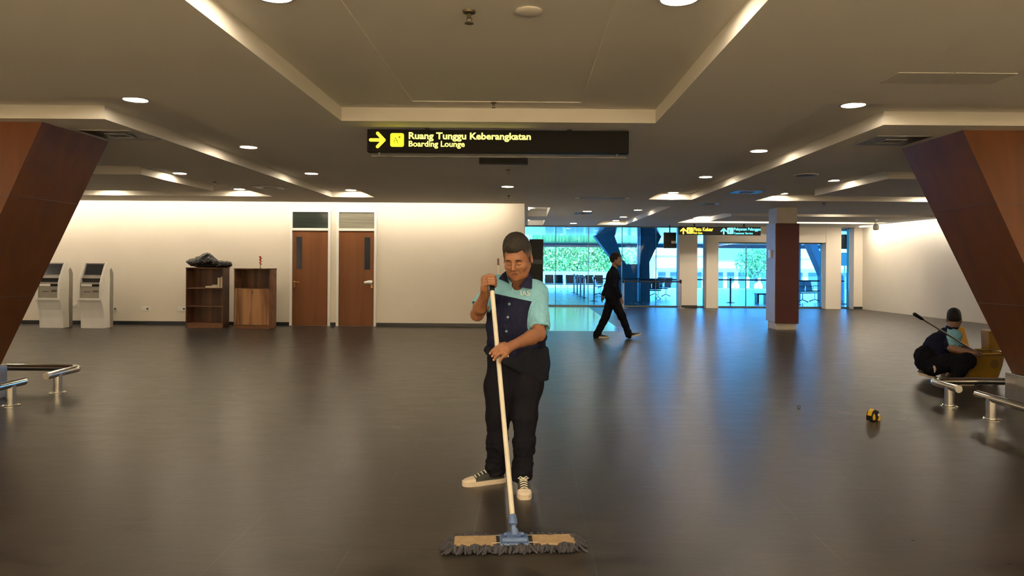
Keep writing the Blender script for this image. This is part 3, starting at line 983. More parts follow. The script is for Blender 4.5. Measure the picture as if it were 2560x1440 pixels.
# ================================================================== KIOSKS
M_KW = mat('kiosk_white', (0.80, 0.77, 0.70), 0.35, var=0.03)
M_KG = mat('kiosk_grey', (0.24, 0.215, 0.18), 0.4, var=0.04)
M_KS = mat('kiosk_silver', (0.30, 0.27, 0.225), 0.35, 0.2)
def make_kiosk(loc, label):
    t_ = thing('self_service_kiosk', label, 'kiosk', loc, 0, 'self check-in kiosks')
    w = 0.50
    front = [(0.13, 0), (0.12, 0.22), (0.09, 0.38), (0.035, 0.54), (0.0, 0.60), (0.0, 0.66), (0.005, 0.95), (0.05, 1.08), (0.13, 1.25), (0.215, 1.385)]
    back = [(0.29, 1.385), (0.33, 1.30), (0.325, 1.0), (0.31, 0.5), (0.34, 0.0)]
    prof = front + back
    for x in (0.0, w - 0.045):
        MB().prism(prof, x, x + 0.045, 'x').build('side_panel', M_KW, t_, bevel=0.006)
    MB().prism([(0.14, 0), (0.13, 0.22), (0.10, 0.38), (0.045, 0.54), (0.008, 0.60), (0.008, 0.635), (0.30, 0.635), (0.30, 0)], 0.045, w - 0.045, 'x').build('base_front', M_KW, t_)
    c_ = MB().box(0.045, w - 0.045, 0.03, 0.3, 0.635, 0.965).build('console', M_KS, t_)
    MB().box(0.07, 0.29, 0.022, 0.03, 0.885, 0.93).build('label_plate', M_KW, c_)
    MB().box(0.295, 0.44, 0.022, 0.03, 0.88, 0.93).build('card_reader', M_BLACK, c_)
    MB().box(0.13, 0.25, 0.024, 0.03, 0.765, 0.775).build('slot', M_BLACK, c_)
    g_ = MB()
    for i in range(3):
        g_.box(0.31, 0.42, 0.024, 0.03, 0.765 + 0.016 * i, 0.772 + 0.016 * i)
    g_.build('printer_grille', M_BLACK, c_)
    MB().prism([(0.10, 0.965), (0.30, 0.965), (0.30, 1.05), (0.11, 1.05)], 0.05, w - 0.05, 'x').build('keyboard_recess', M_BLACK, t_)
    MB().prism([(0.075, 1.05), (0.12, 1.10), (0.30, 1.10), (0.30, 1.05)], 0.045, w - 0.045, 'x').build('screen_ledge', M_KS, t_)
    MB().prism([(0.12, 1.10), (0.225, 1.37), (0.28, 1.37), (0.28, 1.10)], 0.045, w - 0.045, 'x').build('screen_bezel', M_KG, t_)
    MB().prism([(0.122, 1.125), (0.21, 1.35), (0.225, 1.35), (0.14, 1.125)], 0.075, w - 0.075, 'x').build('touch_screen', M_SCREEN, t_)
    MB().prism([(0.30, 1.22), (0.345, 1.27), (0.39, 1.24), (0.44, 1.15), (0.44, 0.0), (0.33, 0.0), (0.31, 0.5), (0.325, 1.0)], 0.01, w + 0.004, 'x').build('rear_cover', M_KG, t_, bevel=0.006)
    lk = MB()
    lk.tube([(w + 0.003, 0.385, 0.62), (w + 0.012, 0.385, 0.62)], 0.035, 18)
    lk.tube([(w + 0.012, 0.385, 0.62), (w + 0.018, 0.385, 0.62)], 0.022, 14)
    lk.build('lock', M_KS, t_)
    MB().box(w - 0.0005, w + 0.002, 0.06, 0.09, 0.80, 0.806).build('seam', M_BLACK, t_)
    return t_
kx = P(193, 820, 15.03).x
k1 = make_kiosk((kx, 15.02, 0), 'white self-service kiosk with slanted screen standing nearer the bookcase')
dup(k1, (kx - 0.87, 15.02, 0), 0, 'white self-service kiosk partly hidden behind the left slanted column')

# wall outlets and trunking
def outlet(x, y, label):
    p_ = P(x, y, YB)
    t_ = thing('wall_outlet', label, 'wall outlet', (p_.x, YB, p_.z), 0, 'wall outlets above the skirting')
    MB().box(-0.10, 0.10, -0.012, 0, -0.05, 0.05).build('face_plate', M_WHITE, t_, bevel=0.003)
    for dx in (-0.05, 0.05):
        MB().tube([(dx, -0.012, 0), (dx, -0.016, 0)], 0.022, 14).build('socket', M_DARK if dx > 0 else M_WHITE, t_)
outlet(283, 772, 'wall outlet close beside the right edge of the nearer kiosk')
outlet(364, 772, 'wall outlet midway between the kiosk and the bookcase')
outlet(455, 772, 'wall outlet touching the left edge of the bookcase')
p_ = P(178, 764, YB)
tag(MB().box(p_.x - 0.5, p_.x + 0.12, YB - 0.03, YB, p_.z - 0.03, p_.z + 0.03).build('cable_trunking', M_WHITE, bevel=0.003), 'short white cable trunking on the wall between the two kiosks', 'cable cover')

# ================================================================== BOOKCASE AND CABINET
def bookcase():
    x0, x1, y0, y1, h = -7.29, -6.49, 15.40, 15.72, 1.27
    t_ = thing('bookcase', 'dark walnut open bookcase with black plastic bag lying on top', 'bookcase', (x0, y0, 0))
    w, d = x1 - x0, y1 - y0
    th = 0.02
    MB().box(0, th, 0, d, 0, h).box(w - th, w, 0, d, 0, h).build('side_panel', M_SHELFW, t_)
    MB().box(th, w - th, d - 0.008, d, 0.05, h).build('back_panel', M_SHELFW, t_)
    MB().box(-0.006, w + 0.006, -0.008, d, h, h + 0.022).build('top_board', M_SHELFW, t_)
    for z in (0.08, 0.45, 0.84):
        MB().box(th, w - th, 0.004, d - 0.008, z, z + 0.02).build('shelf', M_SHELFX, t_)
    MB().box(th, w - th, 0.015, 0.03, 0, 0.08).build('plinth_board', M_SHELFX, t_)
bookcase()
M_PAPER = mat('paper_edges', (0.62, 0.55, 0.42), 0.7)
M_BOOKG = mat('book_cover_grey', (0.30, 0.25, 0.19), 0.6)
def book(label, x, y, z, sx_, sy_, sz_, cm):
    t_ = thing('book', label, 'book', (x, y, z), 0, 'books on the top shelf of the bookcase')
    c = 0.003
    if sz_ > sx_:
        MB().box(0, c, 0, sy_, 0, sz_).box(sx_ - c, sx_, 0, sy_, 0, sz_).box(c, sx_ - c, 0, c, 0, sz_).build('cover', cm, t_)
        MB().box(c, sx_ - c, c, sy_ - c, 0.003, sz_ - 0.003).build('pages', M_PAPER, t_)
    else:
        MB().box(0, sx_, 0, sy_, 0, c).box(0, sx_, 0, sy_, sz_ - c, sz_).box(sx_ - c, sx_, 0, sy_, c, sz_ - c).build('cover', cm, t_)
        MB().box(0.003, sx_ - c, c, sy_ - c, c, sz_ - c).build('pages', M_PAPER, t_)
zs = 0.86
book('thick pale folder lying lowest on the bookcase top shelf', -6.90, 15.46, zs, 0.25, 0.19, 0.035, mat('folder_cream', (0.6, 0.52, 0.38), 0.6))
book('flat pale book lying on the thick folder in the bookcase', -6.76, 15.46, zs + 0.0355, 0.12, 0.17, 0.028, M_BOOKG)
book('tall cream book standing leftmost of the three upright in the bookcase', -6.640, 15.47, zs, 0.034, 0.18, 0.215, M_PAPER)
book('brown book standing between two cream books in the bookcase', -6.603, 15.47, zs, 0.030, 0.18, 0.19, mat('book_cover_brown', (0.30, 0.19, 0.10), 0.6))
book('cream book standing against the bookcase side panel', -6.570, 15.47, zs, 0.040, 0.18, 0.235, mat('book_cover_cream', (0.58, 0.48, 0.34), 0.6))

def cabinet():
    x0, x1, y0, y1, h = -6.21, -5.44, 15.28, 15.66, 1.26
    t_ = thing('storage_cabinet', 'walnut cabinet with open niche above a striped door', 'cabinet', (x0, y0, 0))
    w, d = x1 - x0, y1 - y0
    th = 0.02
    MB().box(0, th, 0, d, 0, h).box(w - th, w, 0, d, 0, h).build('side_panel', M_SHELFX, t_)
    MB().box(th, w - th, d - 0.008, d, 0.05, h).build('back_panel', M_SHELFW, t_)
    MB().box(-0.006, w + 0.006, -0.01, d, h, h + 0.022).build('top_board', M_SHELFW, t_)
    MB().box(th, w - th, 0.01, d - 0.008, 0.84, 0.86).build('shelf', M_SHELFX, t_)
    dr = MB().box(th + 0.002, w - th - 0.002, -0.004, 0.014, 0.085, 0.845).build('door', M_CABW, t_)
    kn = MB().tube([(w * 0.52, -0.004, 0.775), (w * 0.52, -0.012, 0.775)], 0.012, 12).tube([(w * 0.52, -0.012, 0.775), (w * 0.52, -0.028, 0.775)], [0.012, 0.016], 12)
    kn.build('knob', M_SHELFW, dr, smooth=True)
    MB().box(th, w - th, 0.02, 0.035, 0, 0.08).build('plinth_board', M_SHELFX, t_)
cabinet()
p_ = P(651, 673, 15.5)
t = thing('vase_with_red_flower', 'small red flower in clear slim vase on the walnut cabinet', 'ornament', (p_.x, 15.5, 1.282))
MB().lathe([(0.022, 0), (0.024, 0.004), (0.010, 0.02), (0.009, 0.06), (0.014, 0.085)], n=14).build('vase', glass_material('clear_glass', (0.93, 0.92, 0.88)), t, smooth=True)
fm = MB()
for i in range(9):
    z = 0.085 + i * 0.021
    a = i * 2.1
    r_ = 0.008 + (0.010 if i > 4 else 0.004)
    fm.lathe([(0.003, -0.012), (r_ + 0.006, -0.004), (r_ + 0.009, 0.006), (0.004, 0.014)], (0.012 * math.cos(a), 0.012 * math.sin(a), z), 8)
fm.build('red_blossom', mat('red_petal', (0.42, 0.03, 0.02), 0.5), t)
MB().tube([(0, 0, 0.005), (0.002, 0, 0.14), (0, 0.002, 0.25)], 0.003, 6).build('stem', mat('green_stem', (0.05, 0.12, 0.03), 0.5), t)

# ================================================================== SMALL THINGS ON THE FLOOR
c = fl(2183, 1052)
t = thing('tape_measure', 'yellow and black tape measure lying on the dark floor', 'tape measure', (c.x, c.y, 0), 0.55)
M_TY = mat('tape_yellow', (0.60, 0.38, 0.015), 0.4)
prof = [(-0.055, 0.0), (0.05, 0.0), (0.062, 0.02), (0.060, 0.055), (0.035, 0.092), (-0.01, 0.108), (-0.045, 0.090), (-0.064, 0.05), (-0.064, 0.012)]
MB().prism(prof, -0.032, 0.032, 'y').build('casing', M_BLACK, t, bevel=0.010)
for y_ in (-0.0385, 0.032):
    for pr in ([(-0.056, 0.022), (-0.034, 0.016), (-0.022, 0.034), (-0.030, 0.064), (-0.044, 0.076), (-0.058, 0.050)],
               [(0.016, 0.006), (0.046, 0.004), (0.056, 0.020), (0.055, 0.048), (0.040, 0.058), (0.030, 0.034)]):
        MB().prism(pr, y_, y_ + 0.0065, 'y').build('side_cover', M_TY, t, bevel=0.002)
MB().prism([(-0.062, 0.055), (-0.045, 0.094), (-0.012, 0.112), (-0.012, 0.100), (-0.04, 0.085), (-0.055, 0.055)], -0.020, 0.020, 'y').build('grip_band', M_TY, t)
MB().tube([(0.02, -0.039, 0.06), (0.02, -0.044, 0.06)], 0.014, 14).build('hub', M_WHITE, t)
MB().box(-0.075, -0.05, -0.012, 0.012, 0.004, 0.007).box(-0.077, -0.075, -0.012, 0.012, 0.0, 0.014).build('tape_end', M_CHROME, t)
c = fl(1997, 1024)
t = thing('floor_bolt', 'small dark eye bolt standing on the floor left of the tape measure', 'bolt', (c.x, c.y, 0))
MB().cyl((0, 0), 0.012, 0, 0.014, 10).build('nut', M_DARK, t)
ring = [(0.014 * math.cos(a * PI / 8), 0, 0.026 + 0.014 * math.sin(a * PI / 8)) for a in range(17)]
MB().tube(ring, 0.004, 8).build('eye', M_DARK, t, smooth=True)
# ================================================================== SIGNED-DISTANCE MODELLING for bodies and soft things
import openvdb
def nrm(v):
    v = np.array(v, float)
    return v / np.linalg.norm(v)
class Sdf:
    def __init__(s, vox):
        s.vox, s.ops = vox, []
    def cap(s, a, b, ra, rb=None, k=0.02, flat=None, op='u', tagid=0):
        a, b = np.array(a, float), np.array(b, float)
        rb = ra if rb is None else rb
        M = np.eye(3)
        if flat is not None:
            n, f_ = nrm(flat[0]), flat[1]
            M = M + (f_ - 1) * np.outer(n, n)
        a2, b2 = M @ a, M @ b
        ab = b2 - a2
        L2 = max(float(ab @ ab), 1e-9)
        def fn(X, Y, Z):
            x = M[0, 0] * X + M[0, 1] * Y + M[0, 2] * Z - a2[0]
            y = M[1, 0] * X + M[1, 1] * Y + M[1, 2] * Z - a2[1]
            z = M[2, 0] * X + M[2, 1] * Y + M[2, 2] * Z - a2[2]
            t_ = np.clip((x * ab[0] + y * ab[1] + z * ab[2]) / L2, 0, 1)
            d = np.sqrt((x - t_ * ab[0]) ** 2 + (y - t_ * ab[1]) ** 2 + (z - t_ * ab[2]) ** 2)
            return d - (ra + (rb - ra) * t_)
        r = max(ra, rb)
        if flat is not None and flat[1] < 1:
            r = r / flat[1]
        s.ops.append((op, fn, np.minimum(a, b) - r, np.maximum(a, b) + r, k, tagid))
        return s
    def chain(s, pts, rs, k=0.02, **kw):
        for i in range(len(pts) - 1):
            s.cap(pts[i], pts[i + 1], rs[i], rs[i + 1], k, **kw)
        return s
    def ell(s, c, rad, k=0.02, axes=None, op='u', tagid=0):
        c, rad = np.array(c, float), np.array(rad, float)
        A = np.eye(3) if axes is None else np.array([list(a) for a in axes], float)
        def fn(X, Y, Z):
            x, y, z = X - c[0], Y - c[1], Z - c[2]
            q = [A[i, 0] * x + A[i, 1] * y + A[i, 2] * z for i in range(3)]
            k0 = np.sqrt(sum((q[i] / rad[i]) ** 2 for i in range(3)))
            k1 = np.sqrt(sum((q[i] / rad[i] ** 2) ** 2 for i in range(3))) + 1e-6
            return k0 * (k0 - 1) / k1
        r = rad.max()
        s.ops.append((op, fn, c - r, c + r, k, tagid))
        return s
    def cut(s, fn, k=0.004):
        """keep only where fn < 0"""
        s.ops.append(('i', fn, None, None, k, 0))
        return s
    def mesh(s):
        lo = np.min([o[2] for o in s.ops if o[0] == 'u'], 0) - 0.03
        hi = np.max([o[3] for o in s.ops if o[0] == 'u'], 0) + 0.03
        n = np.ceil((hi - lo) / s.vox).astype(int) + 1
        D = np.full(n, 1.0, np.float32)
        ax = [(lo[i] + s.vox * np.arange(n[i])).astype(np.float32) for i in range(3)]
        for op, fn, l, h, k, _t in s.ops:
            if l is None:
                i0, i1 = np.zeros(3, int), n
            else:
                pad = 0.03 + k
                i0 = np.clip(np.floor((l - pad - lo) / s.vox).astype(int), 0, n)
                i1 = np.clip(np.ceil((h + pad - lo) / s.vox).astype(int) + 1, 0, n)
            if (i1 <= i0).any():
                continue
            sl = tuple(slice(i0[i], i1[i]) for i in range(3))
            d = fn(ax[0][sl[0]][:, None, None], ax[1][sl[1]][None, :, None], ax[2][sl[2]][None, None, :]).astype(np.float32)
            d = np.broadcast_to(d, D[sl].shape)
            cur = D[sl]
            if op == 'u':
                h_ = np.maximum(k - np.abs(cur - d), 0) / k
                D[sl] = np.minimum(cur, d) - h_ * h_ * k * 0.25
            else:
                if op == 's':
                    d = -d
                h_ = np.maximum(k - np.abs(cur - d), 0) / k
                D[sl] = np.maximum(cur, d) + h_ * h_ * k * 0.25
        B = 4 * s.vox
        D = np.clip(D, -B, B)
        g_ = openvdb.FloatGrid()
        g_.background = float(B)
        g_.copyFromArray(D)
        V, Q = g_.convertToQuads(0.0)
        V = np.array(V, float) * s.vox + lo
        Q = np.array(Q, np.int64)
        a, b, c_ = V[Q[:, 0]], V[Q[:, 1]], V[Q[:, 2]]
        if np.einsum('ij,ij->i', a, np.cross(b, c_)).sum() < 0:
            Q = Q[:, ::-1]
        return V, Q
def vnormals(V, Q):
    fn = np.cross(V[Q[:, 2]] - V[Q[:, 0]], V[Q[:, 3]] - V[Q[:, 1]])
    N_ = np.zeros_like(V)
    for i in range(4):
        np.add.at(N_, Q[:, i], fn)
    return N_ / (np.linalg.norm(N_, axis=1, keepdims=True) + 1e-12)
def wobble(V, seed, freq, oct_=3):
    """smooth pseudo-noise in about -1..1 at each vertex"""
    rg = np.random.RandomState(seed)
    out = np.zeros(len(V))
    amp, tot = 1.0, 0.0
    for o in range(oct_):
        w = V + 0.35 / freq * np.sin(V[:, [1, 2, 0]] * freq * 0.9 + rg.rand(3) * 6)
        for _ in range(4):
            d = nrm(rg.randn(3))
            out += amp * np.sin(w @ d * freq + rg.rand() * 6.28) / 4
        tot += amp * 0.6
        amp *= 0.55
        freq *= 1.9
    return out / tot
def sdf_obj(name, S, mats, parent, mi=None, folds=None):
    V, Q = S.mesh()
    zone = mi(V) if mi else None
    if folds:
        Nn = vnormals(V, Q)
        for amp, freq, seed, mask in folds:
            w = wobble(V * np.array(mask[1] if isinstance(mask, tuple) else (1, 1, 1)), seed, freq)
            f_ = mask[0] if isinstance(mask, tuple) else mask
            mk = f_(V) if f_ is not None else 1.0
            V = V + Nn * (amp * w * mk)[:, None] if np.ndim(mk) else V + Nn * (amp * w)[:, None]
    o = raw_mesh(name, V, Q, mats, parent)
    if mi:
        at = o.data.attributes.new('zone', 'FLOAT', 'POINT')
        at.data.foreach_set('value', zone.astype(np.float32))
    return o
def px_of(C):
    """photo pixel of world points, for laying colour zones out on cloth"""
    u = C[:, 0] * F / C[:, 1]
    v = (EYE - C[:, 2]) * F / C[:, 1]
    return VX + u - ROLL * v, VY + v + ROLL * u
def on_surface(ob, x, y, lift=0.0):
    """the point of a mesh that the sight line through a photo pixel meets first, and its normal"""
    dg = bpy.context.evaluated_depsgraph_get()
    bpy.context.view_layer.update()
    tree = BVHTree.FromObject(ob, dg)
    mw = ob.matrix_world
    inv = mw.inverted()
    o_ = Vector((0, 0, EYE))
    d_ = (P(x, y, 1.0) - o_).normalized()
    loc, nor, _, _ = tree.ray_cast(inv @ o_, (inv.to_3x3() @ d_).normalized())
    if loc is None:
        return None, None
    return mw @ loc + (mw.to_3x3() @ nor) * lift, (mw.to_3x3() @ nor).normalized()

M_SKIN = mat2('skin_brown', (0.21, 0.088, 0.042), (0.150, 0.054, 0.034), 0.48, 0.4, 0.35, 160, 0.06, 0.05, 25)
M_SKIN2 = mat('skin_dark', (0.20, 0.105, 0.065), 0.5, var=0.06, scale=25)
M_HAIR = mat('hair_black', (0.010, 0.008, 0.007), 0.6, spec=0.15, var=0.3, scale=120, bump=0.5, bscale=220)
M_HAIRG = mat('hair_greying', (0.085, 0.068, 0.055), 0.6, var=0.4, scale=160, bump=0.4, bscale=260)
M_EYE = mat('eye_dark', (0.02, 0.012, 0.01), 0.25)
M_BLUE = mat('light_blue_cloth', (0.27, 0.52, 0.56), 0.8, spec=0.12, var=0.05, scale=30, bump=0.12, bscale=300)
M_NAVY = mat('navy_cloth', (0.012, 0.013, 0.034), 0.75, spec=0.03, var=0.12, scale=30, bump=0.12, bscale=300)
M_TROU = mat('black_trouser_cloth', (0.006, 0.006, 0.009), 0.8, spec=0.03, var=0.15, scale=30, bump=0.12, bscale=300)
M_JACK = mat('dark_jacket_cloth', (0.007, 0.008, 0.012), 0.8, spec=0.03, var=0.15, scale=30)
M_RUB = mat('white_rubber', (0.72, 0.62, 0.50), 0.5)
M_LACE = mat('white_lace', (0.75, 0.72, 0.62), 0.7)
M_CANV = mat('black_canvas', (0.016, 0.018, 0.016), 0.8, var=0.2, scale=60)
M_NAIL = mat('nail', (0.52, 0.33, 0.25), 0.35)

def frame_of(yaw, pitch, roll=0.0):
    """R, F, U axes; yaw 0 faces the camera (-Y), positive yaw turns to +X, pitch positive looks down"""
    Fw = Vector((math.sin(yaw), -math.cos(yaw), 0))
    R_ = Vector((math.cos(yaw), math.sin(yaw), 0))
    Zv = Vector((0, 0, 1))
    F2 = Fw * math.cos(pitch) - Zv * math.sin(pitch)
    U2 = Zv * math.cos(pitch) + Fw * math.sin(pitch)
    q = Matrix.Rotation(roll, 3, F2)
    return (q @ R_), F2, (q @ U2)

def head_sdf(S, c, ax, sc, neck_to, neck_r):
    R_, Fw, U_ = ax
    def L(r, f_, u):
        return np.array(c + R_ * r * sc + Fw * f_ * sc + U_ * u * sc)
    A = [R_, Fw, U_]
    def E(p, rad, k, op='u'):
        S.ell(L(*p), [x * sc for x in rad], k * sc, A, op)
    def C(p, q, r1, r2, k, op='u'):
        S.cap(L(*p), L(*q), r1 * sc, r2 * sc, k * sc, op=op)
    E((0, -0.012, 0.03), (0.077, 0.100, 0.098), 0.02)
    E((0, 0.030, -0.045), (0.062, 0.066, 0.082), 0.03)
    E((0, 0.045, -0.088), (0.047, 0.044, 0.040), 0.03)
    for s in (-1, 1):
        E((s * 0.044, 0.056, -0.040), (0.021, 0.024, 0.020), 0.03)
        C((s * 0.060, 0.0, -0.06), (s * 0.040, 0.05, -0.10), 0.016, 0.014, 0.03)
    C((-0.034, 0.080, 0.010), (0.034, 0.080, 0.010), 0.0105, 0.0105, 0.03)
    for s in (-1, 1):
        E((s * 0.031, 0.104, -0.014), (0.020, 0.021, 0.013), 0.014, 's')
        E((s * 0.031, 0.0785, -0.017), (0.0135, 0.0125, 0.0105), 0.004)
    C((0, 0.088, 0.002), (0, 0.112, -0.040), 0.0085, 0.0125, 0.012)
    for s in (-1, 1):
        E((s * 0.0125, 0.101, -0.046), (0.0085, 0.011, 0.008), 0.008)
    C((-0.019, 0.085, -0.071), (0.019, 0.085, -0.071), 0.0065, 0.0065, 0.012)
    for s in (-1, 1):
        C((s * 0.017, 0.100, -0.048), (s * 0.030, 0.085, -0.078), 0.0022, 0.0016, 0.010, 's')
    C((-0.021, 0.0875, -0.0775), (0.021, 0.0875, -0.0775), 0.0022, 0.0022, 0.004, 's') if False else None
    C((-0.014, 0.0845, -0.084), (0.014, 0.0845, -0.084), 0.0065, 0.0065, 0.008)
    E((0, 0.074, -0.110), (0.022, 0.020, 0.018), 0.02)
    for s in (-1, 1):
        S.ell(L(s * 0.082, -0.010, -0.018), [0.009 * sc, 0.020 * sc, 0.033 * sc], 0.006 * sc,
              [(R_ * math.cos(s * 0.35) - Fw * math.sin(s * 0.35)), (Fw * math.cos(s * 0.35) + R_ * math.sin(s * 0.35)), U_])
        S.ell(L(s * 0.090, 0.002, -0.016), [0.006 * sc, 0.010 * sc, 0.018 * sc], 0.004 * sc, A, 's')
    S.cap(L(0, -0.028, -0.06), neck_to, 0.052 * sc, neck_r, 0.02)
    return L
def hair_sdf(vox, c, ax, sc, front=0.052, back=-0.075, thick=0.013, top=0.0, recede=0.014):
    R_, Fw, U_ = ax
    def L(r, f_, u):
        return np.array(c + R_ * r * sc + Fw * f_ * sc + U_ * u * sc)
    A = [R_, Fw, U_]
    S = Sdf(vox)
    S.ell(L(0, -0.012, 0.03), [(0.077 + thick * 0.55) * sc, (0.100 + thick * 0.8) * sc, (0.098 + thick) * sc], 0.02, A)
    if top:
        S.ell(L(0, 0.012, 0.082), [0.066 * sc, 0.080 * sc, (0.05 + top) * sc], 0.03, A)
    f3, u3 = np.array(Fw), np.array(U_)
    c3 = np.array(c)
    rr3 = np.array(R_)
    def cut(X, Y, Z):
        x, y, z = X - c3[0], Y - c3[1], Z - c3[2]
        f_ = (x * f3[0] + y * f3[1] + z * f3[2]) / sc
        u_ = (x * u3[0] + y * u3[1] + z * u3[2]) / sc
        r3_ = np.abs((x * rr3[0] + y * rr3[1] + z * rr3[2]) / sc)
        h_ = recede * np.clip(1 - np.abs(r3_ - 0.052) / 0.022, 0, 1) * (f_ > 0.02) + np.interp(f_, [-0.12, -0.05, -0.005, 0.03, 0.055, 0.10], [back, back + 0.015, -0.012, 0.0, front - 0.01, front])
        return (h_ - u_) * 0.7 * sc
    S.cut(cut, 0.006)
    return S
# ---------------------------------------------------------------- dust mop (first, the hands close on its handle)
H0 = P(1285, 1332, 3.66)
H1 = P(1228.5, 706, 4.33)
def on_handle(t_):
    return H0 + (H1 - H0) * t_
def handle_at_y(y):
    lo_, hi_ = 0.0, 1.0
    for _ in range(40):
        m_ = (lo_ + hi_) / 2
        p__ = on_handle(m_)
        _, yy = px_of(np.array([list(p__)]))
        if yy[0] > y:
            lo_ = m_
        else:
            hi_ = m_
    return on_handle(lo_)
mc = fl(1285, 1367)
mop = thing('dust_mop', 'wide dust mop with white handle pushed by the man in two-tone shirt', 'mop', (mc.x, mc.y, 0))
MB().tube([handle_at_y(1292), handle_at_y(724)], 0.0132, 18).build('handle', mat('white_enamel_tube', (0.74, 0.69, 0.57), 0.3, var=0.05, scale=12), mop, world=True, smooth=True)
M_MBLUE = mat('blue_mop_plastic', (0.060, 0.105, 0.24), 0.4, var=0.12, scale=40)
MB().tube([handle_at_y(728), handle_at_y(723.9), on_handle(0.985), on_handle(0.995)], [0.0150, 0.0152, 0.0152, 0.010], 16).build('end_grip', M_BLACK, mop, world=True, smooth=True)
MB().tube([handle_at_y(1314), handle_at_y(1309), handle_at_y(1300), handle_at_y(1287), handle_at_y(1285.5)], [0.0150, 0.0235, 0.0225, 0.0180, 0.0150], 18).build('socket_collar', M_MBLUE, mop, world=True, smooth=True)
hb = Vector((mc.x + 0.004, mc.y + 0.02, 0.060))
MB().tube([handle_at_y(1312), handle_at_y(1330), hb + Vector((0, 0.004, 0.012)), hb + Vector((0, 0.0, -0.005))], [0.0140, 0.0155, 0.0170, 0.0200], 16).build('swivel_neck', M_MBLUE, mop, world=True, smooth=True)
rot = math.atan2((fl(1440, 1360) - fl(1135, 1366)).y, (fl(1440, 1360) - fl(1135, 1366)).x)
mop.rotation_euler = (0, 0, 0)
def mp_(x, y, z):
    c_, s_ = math.cos(rot), math.sin(rot)
    return Vector((x * c_ - y * s_, x * s_ + y * c_, z))
def mbox(b, x0, x1, y0, y1, z0, z1):
    b.hexa([mp_(x0, y0, z0), mp_(x1, y0, z0), mp_(x1, y1, z0), mp_(x0, y1, z0)], [mp_(x0, y0, z1), mp_(x1, y0, z1), mp_(x1, y1, z1), mp_(x0, y1, z1)])
b = MB(); mbox(b, -0.072, 0.072, -0.072, 0.062, 0.030, 0.044); b.build('bracket_plate', M_MBLUE, mop, bevel=0.005)
b = MB()
b.tube([mp_(-0.062, -0.045, 0.050), mp_(0.062, -0.045, 0.050)], 0.015, 12)
b.tube([mp_(-0.05, 0.028, 0.052), mp_(0.05, 0.028, 0.052)], 0.011, 12)
mbox(b, -0.035, 0.035, -0.01, 0.05, 0.044, 0.060)
b.build('hinge_block', M_MBLUE, mop, smooth=True)
M_PAD = mat('tan_canvas', (0.27, 0.185, 0.10), 0.85, var=0.15, scale=25, bump=0.2, bscale=200)
for s_ in (-1, 1):
    b = MB(); xa, xb = (0.092, 0.305) if s_ > 0 else (-0.300, -0.088)
    mbox(b, xa, xb, -0.066, 0.058, 0.026, 0.040)
    b.build('canvas_pocket', M_PAD, mop, bevel=0.006)
b = MB()
for y_ in (-0.050, 0.044):
    b.tube([mp_(-0.115, y_, 0.041), mp_(-0.06, y_, 0.041)], 0.003, 6)
    b.tube([mp_(0.06, y_, 0.041), mp_(0.115, y_, 0.041)], 0.003, 6)
b.build('wire_frame', M_CHROME, mop)
b = MB(); mbox(b, -0.315, 0.315, -0.066, 0.058, 0.006, 0.027); b.build('backing', mat('dark_mop_cloth', (0.035, 0.032, 0.032), 0.9), mop)
M_YARN = mat('dirty_blue_yarn', (0.026, 0.026, 0.036), 0.95, var=0.35, scale=40)
rg = random.Random(3)
b = MB()
def yarn(x, y, dx, dy):
    ln = rg.uniform(0.025, 0.055)
    n_ = math.hypot(dx, dy)
    dx, dy = dx / n_, dy / n_
    j1, j2 = rg.uniform(-0.018, 0.018), rg.uniform(-0.018, 0.018)
    z0 = rg.uniform(0.015, 0.034)
    r_ = rg.uniform(0.005, 0.0085)
    pts = [mp_(x, y, z0), mp_(x + dx * ln * 0.35 + j1 * 0.4, y + dy * ln * 0.35 + j2 * 0.4, z0 + rg.uniform(0.0, 0.012)),
           mp_(x + dx * ln * 0.75 + j1, y + dy * ln * 0.75 + j2, 0.016), mp_(x + dx * ln + j1 * 1.6, y + dy * ln + j2, 0.009)]
    b.tube(pts, [r_, r_ * 1.15, r_, r_ * 0.6], 6)
for i in range(150):
    x = -0.31 + 0.62 * rg.random()
    yarn(x, -0.060, rg.uniform(-0.9, 0.9), -0.7)
    x = -0.31 + 0.62 * rg.random()
    yarn(x, 0.052, rg.uniform(-0.9, 0.9), 0.5)
for i in range(34):
    yarn(-0.30, -0.055 + 0.10 * rg.random(), -1, rg.uniform(-0.5, 0.5))
    yarn(0.30, -0.055 + 0.10 * rg.random(), 1, rg.uniform(-0.5, 0.5))
for i in range(26):
    yarn(rg.choice((-0.30, 0.29)) + rg.uniform(-0.02, 0.02), -0.05 + 0.10 * rg.random(), rg.uniform(-1, 1), rg.uniform(-1, 1))
yo = b.build('yarn_fringe', M_YARN, mop, smooth=True)

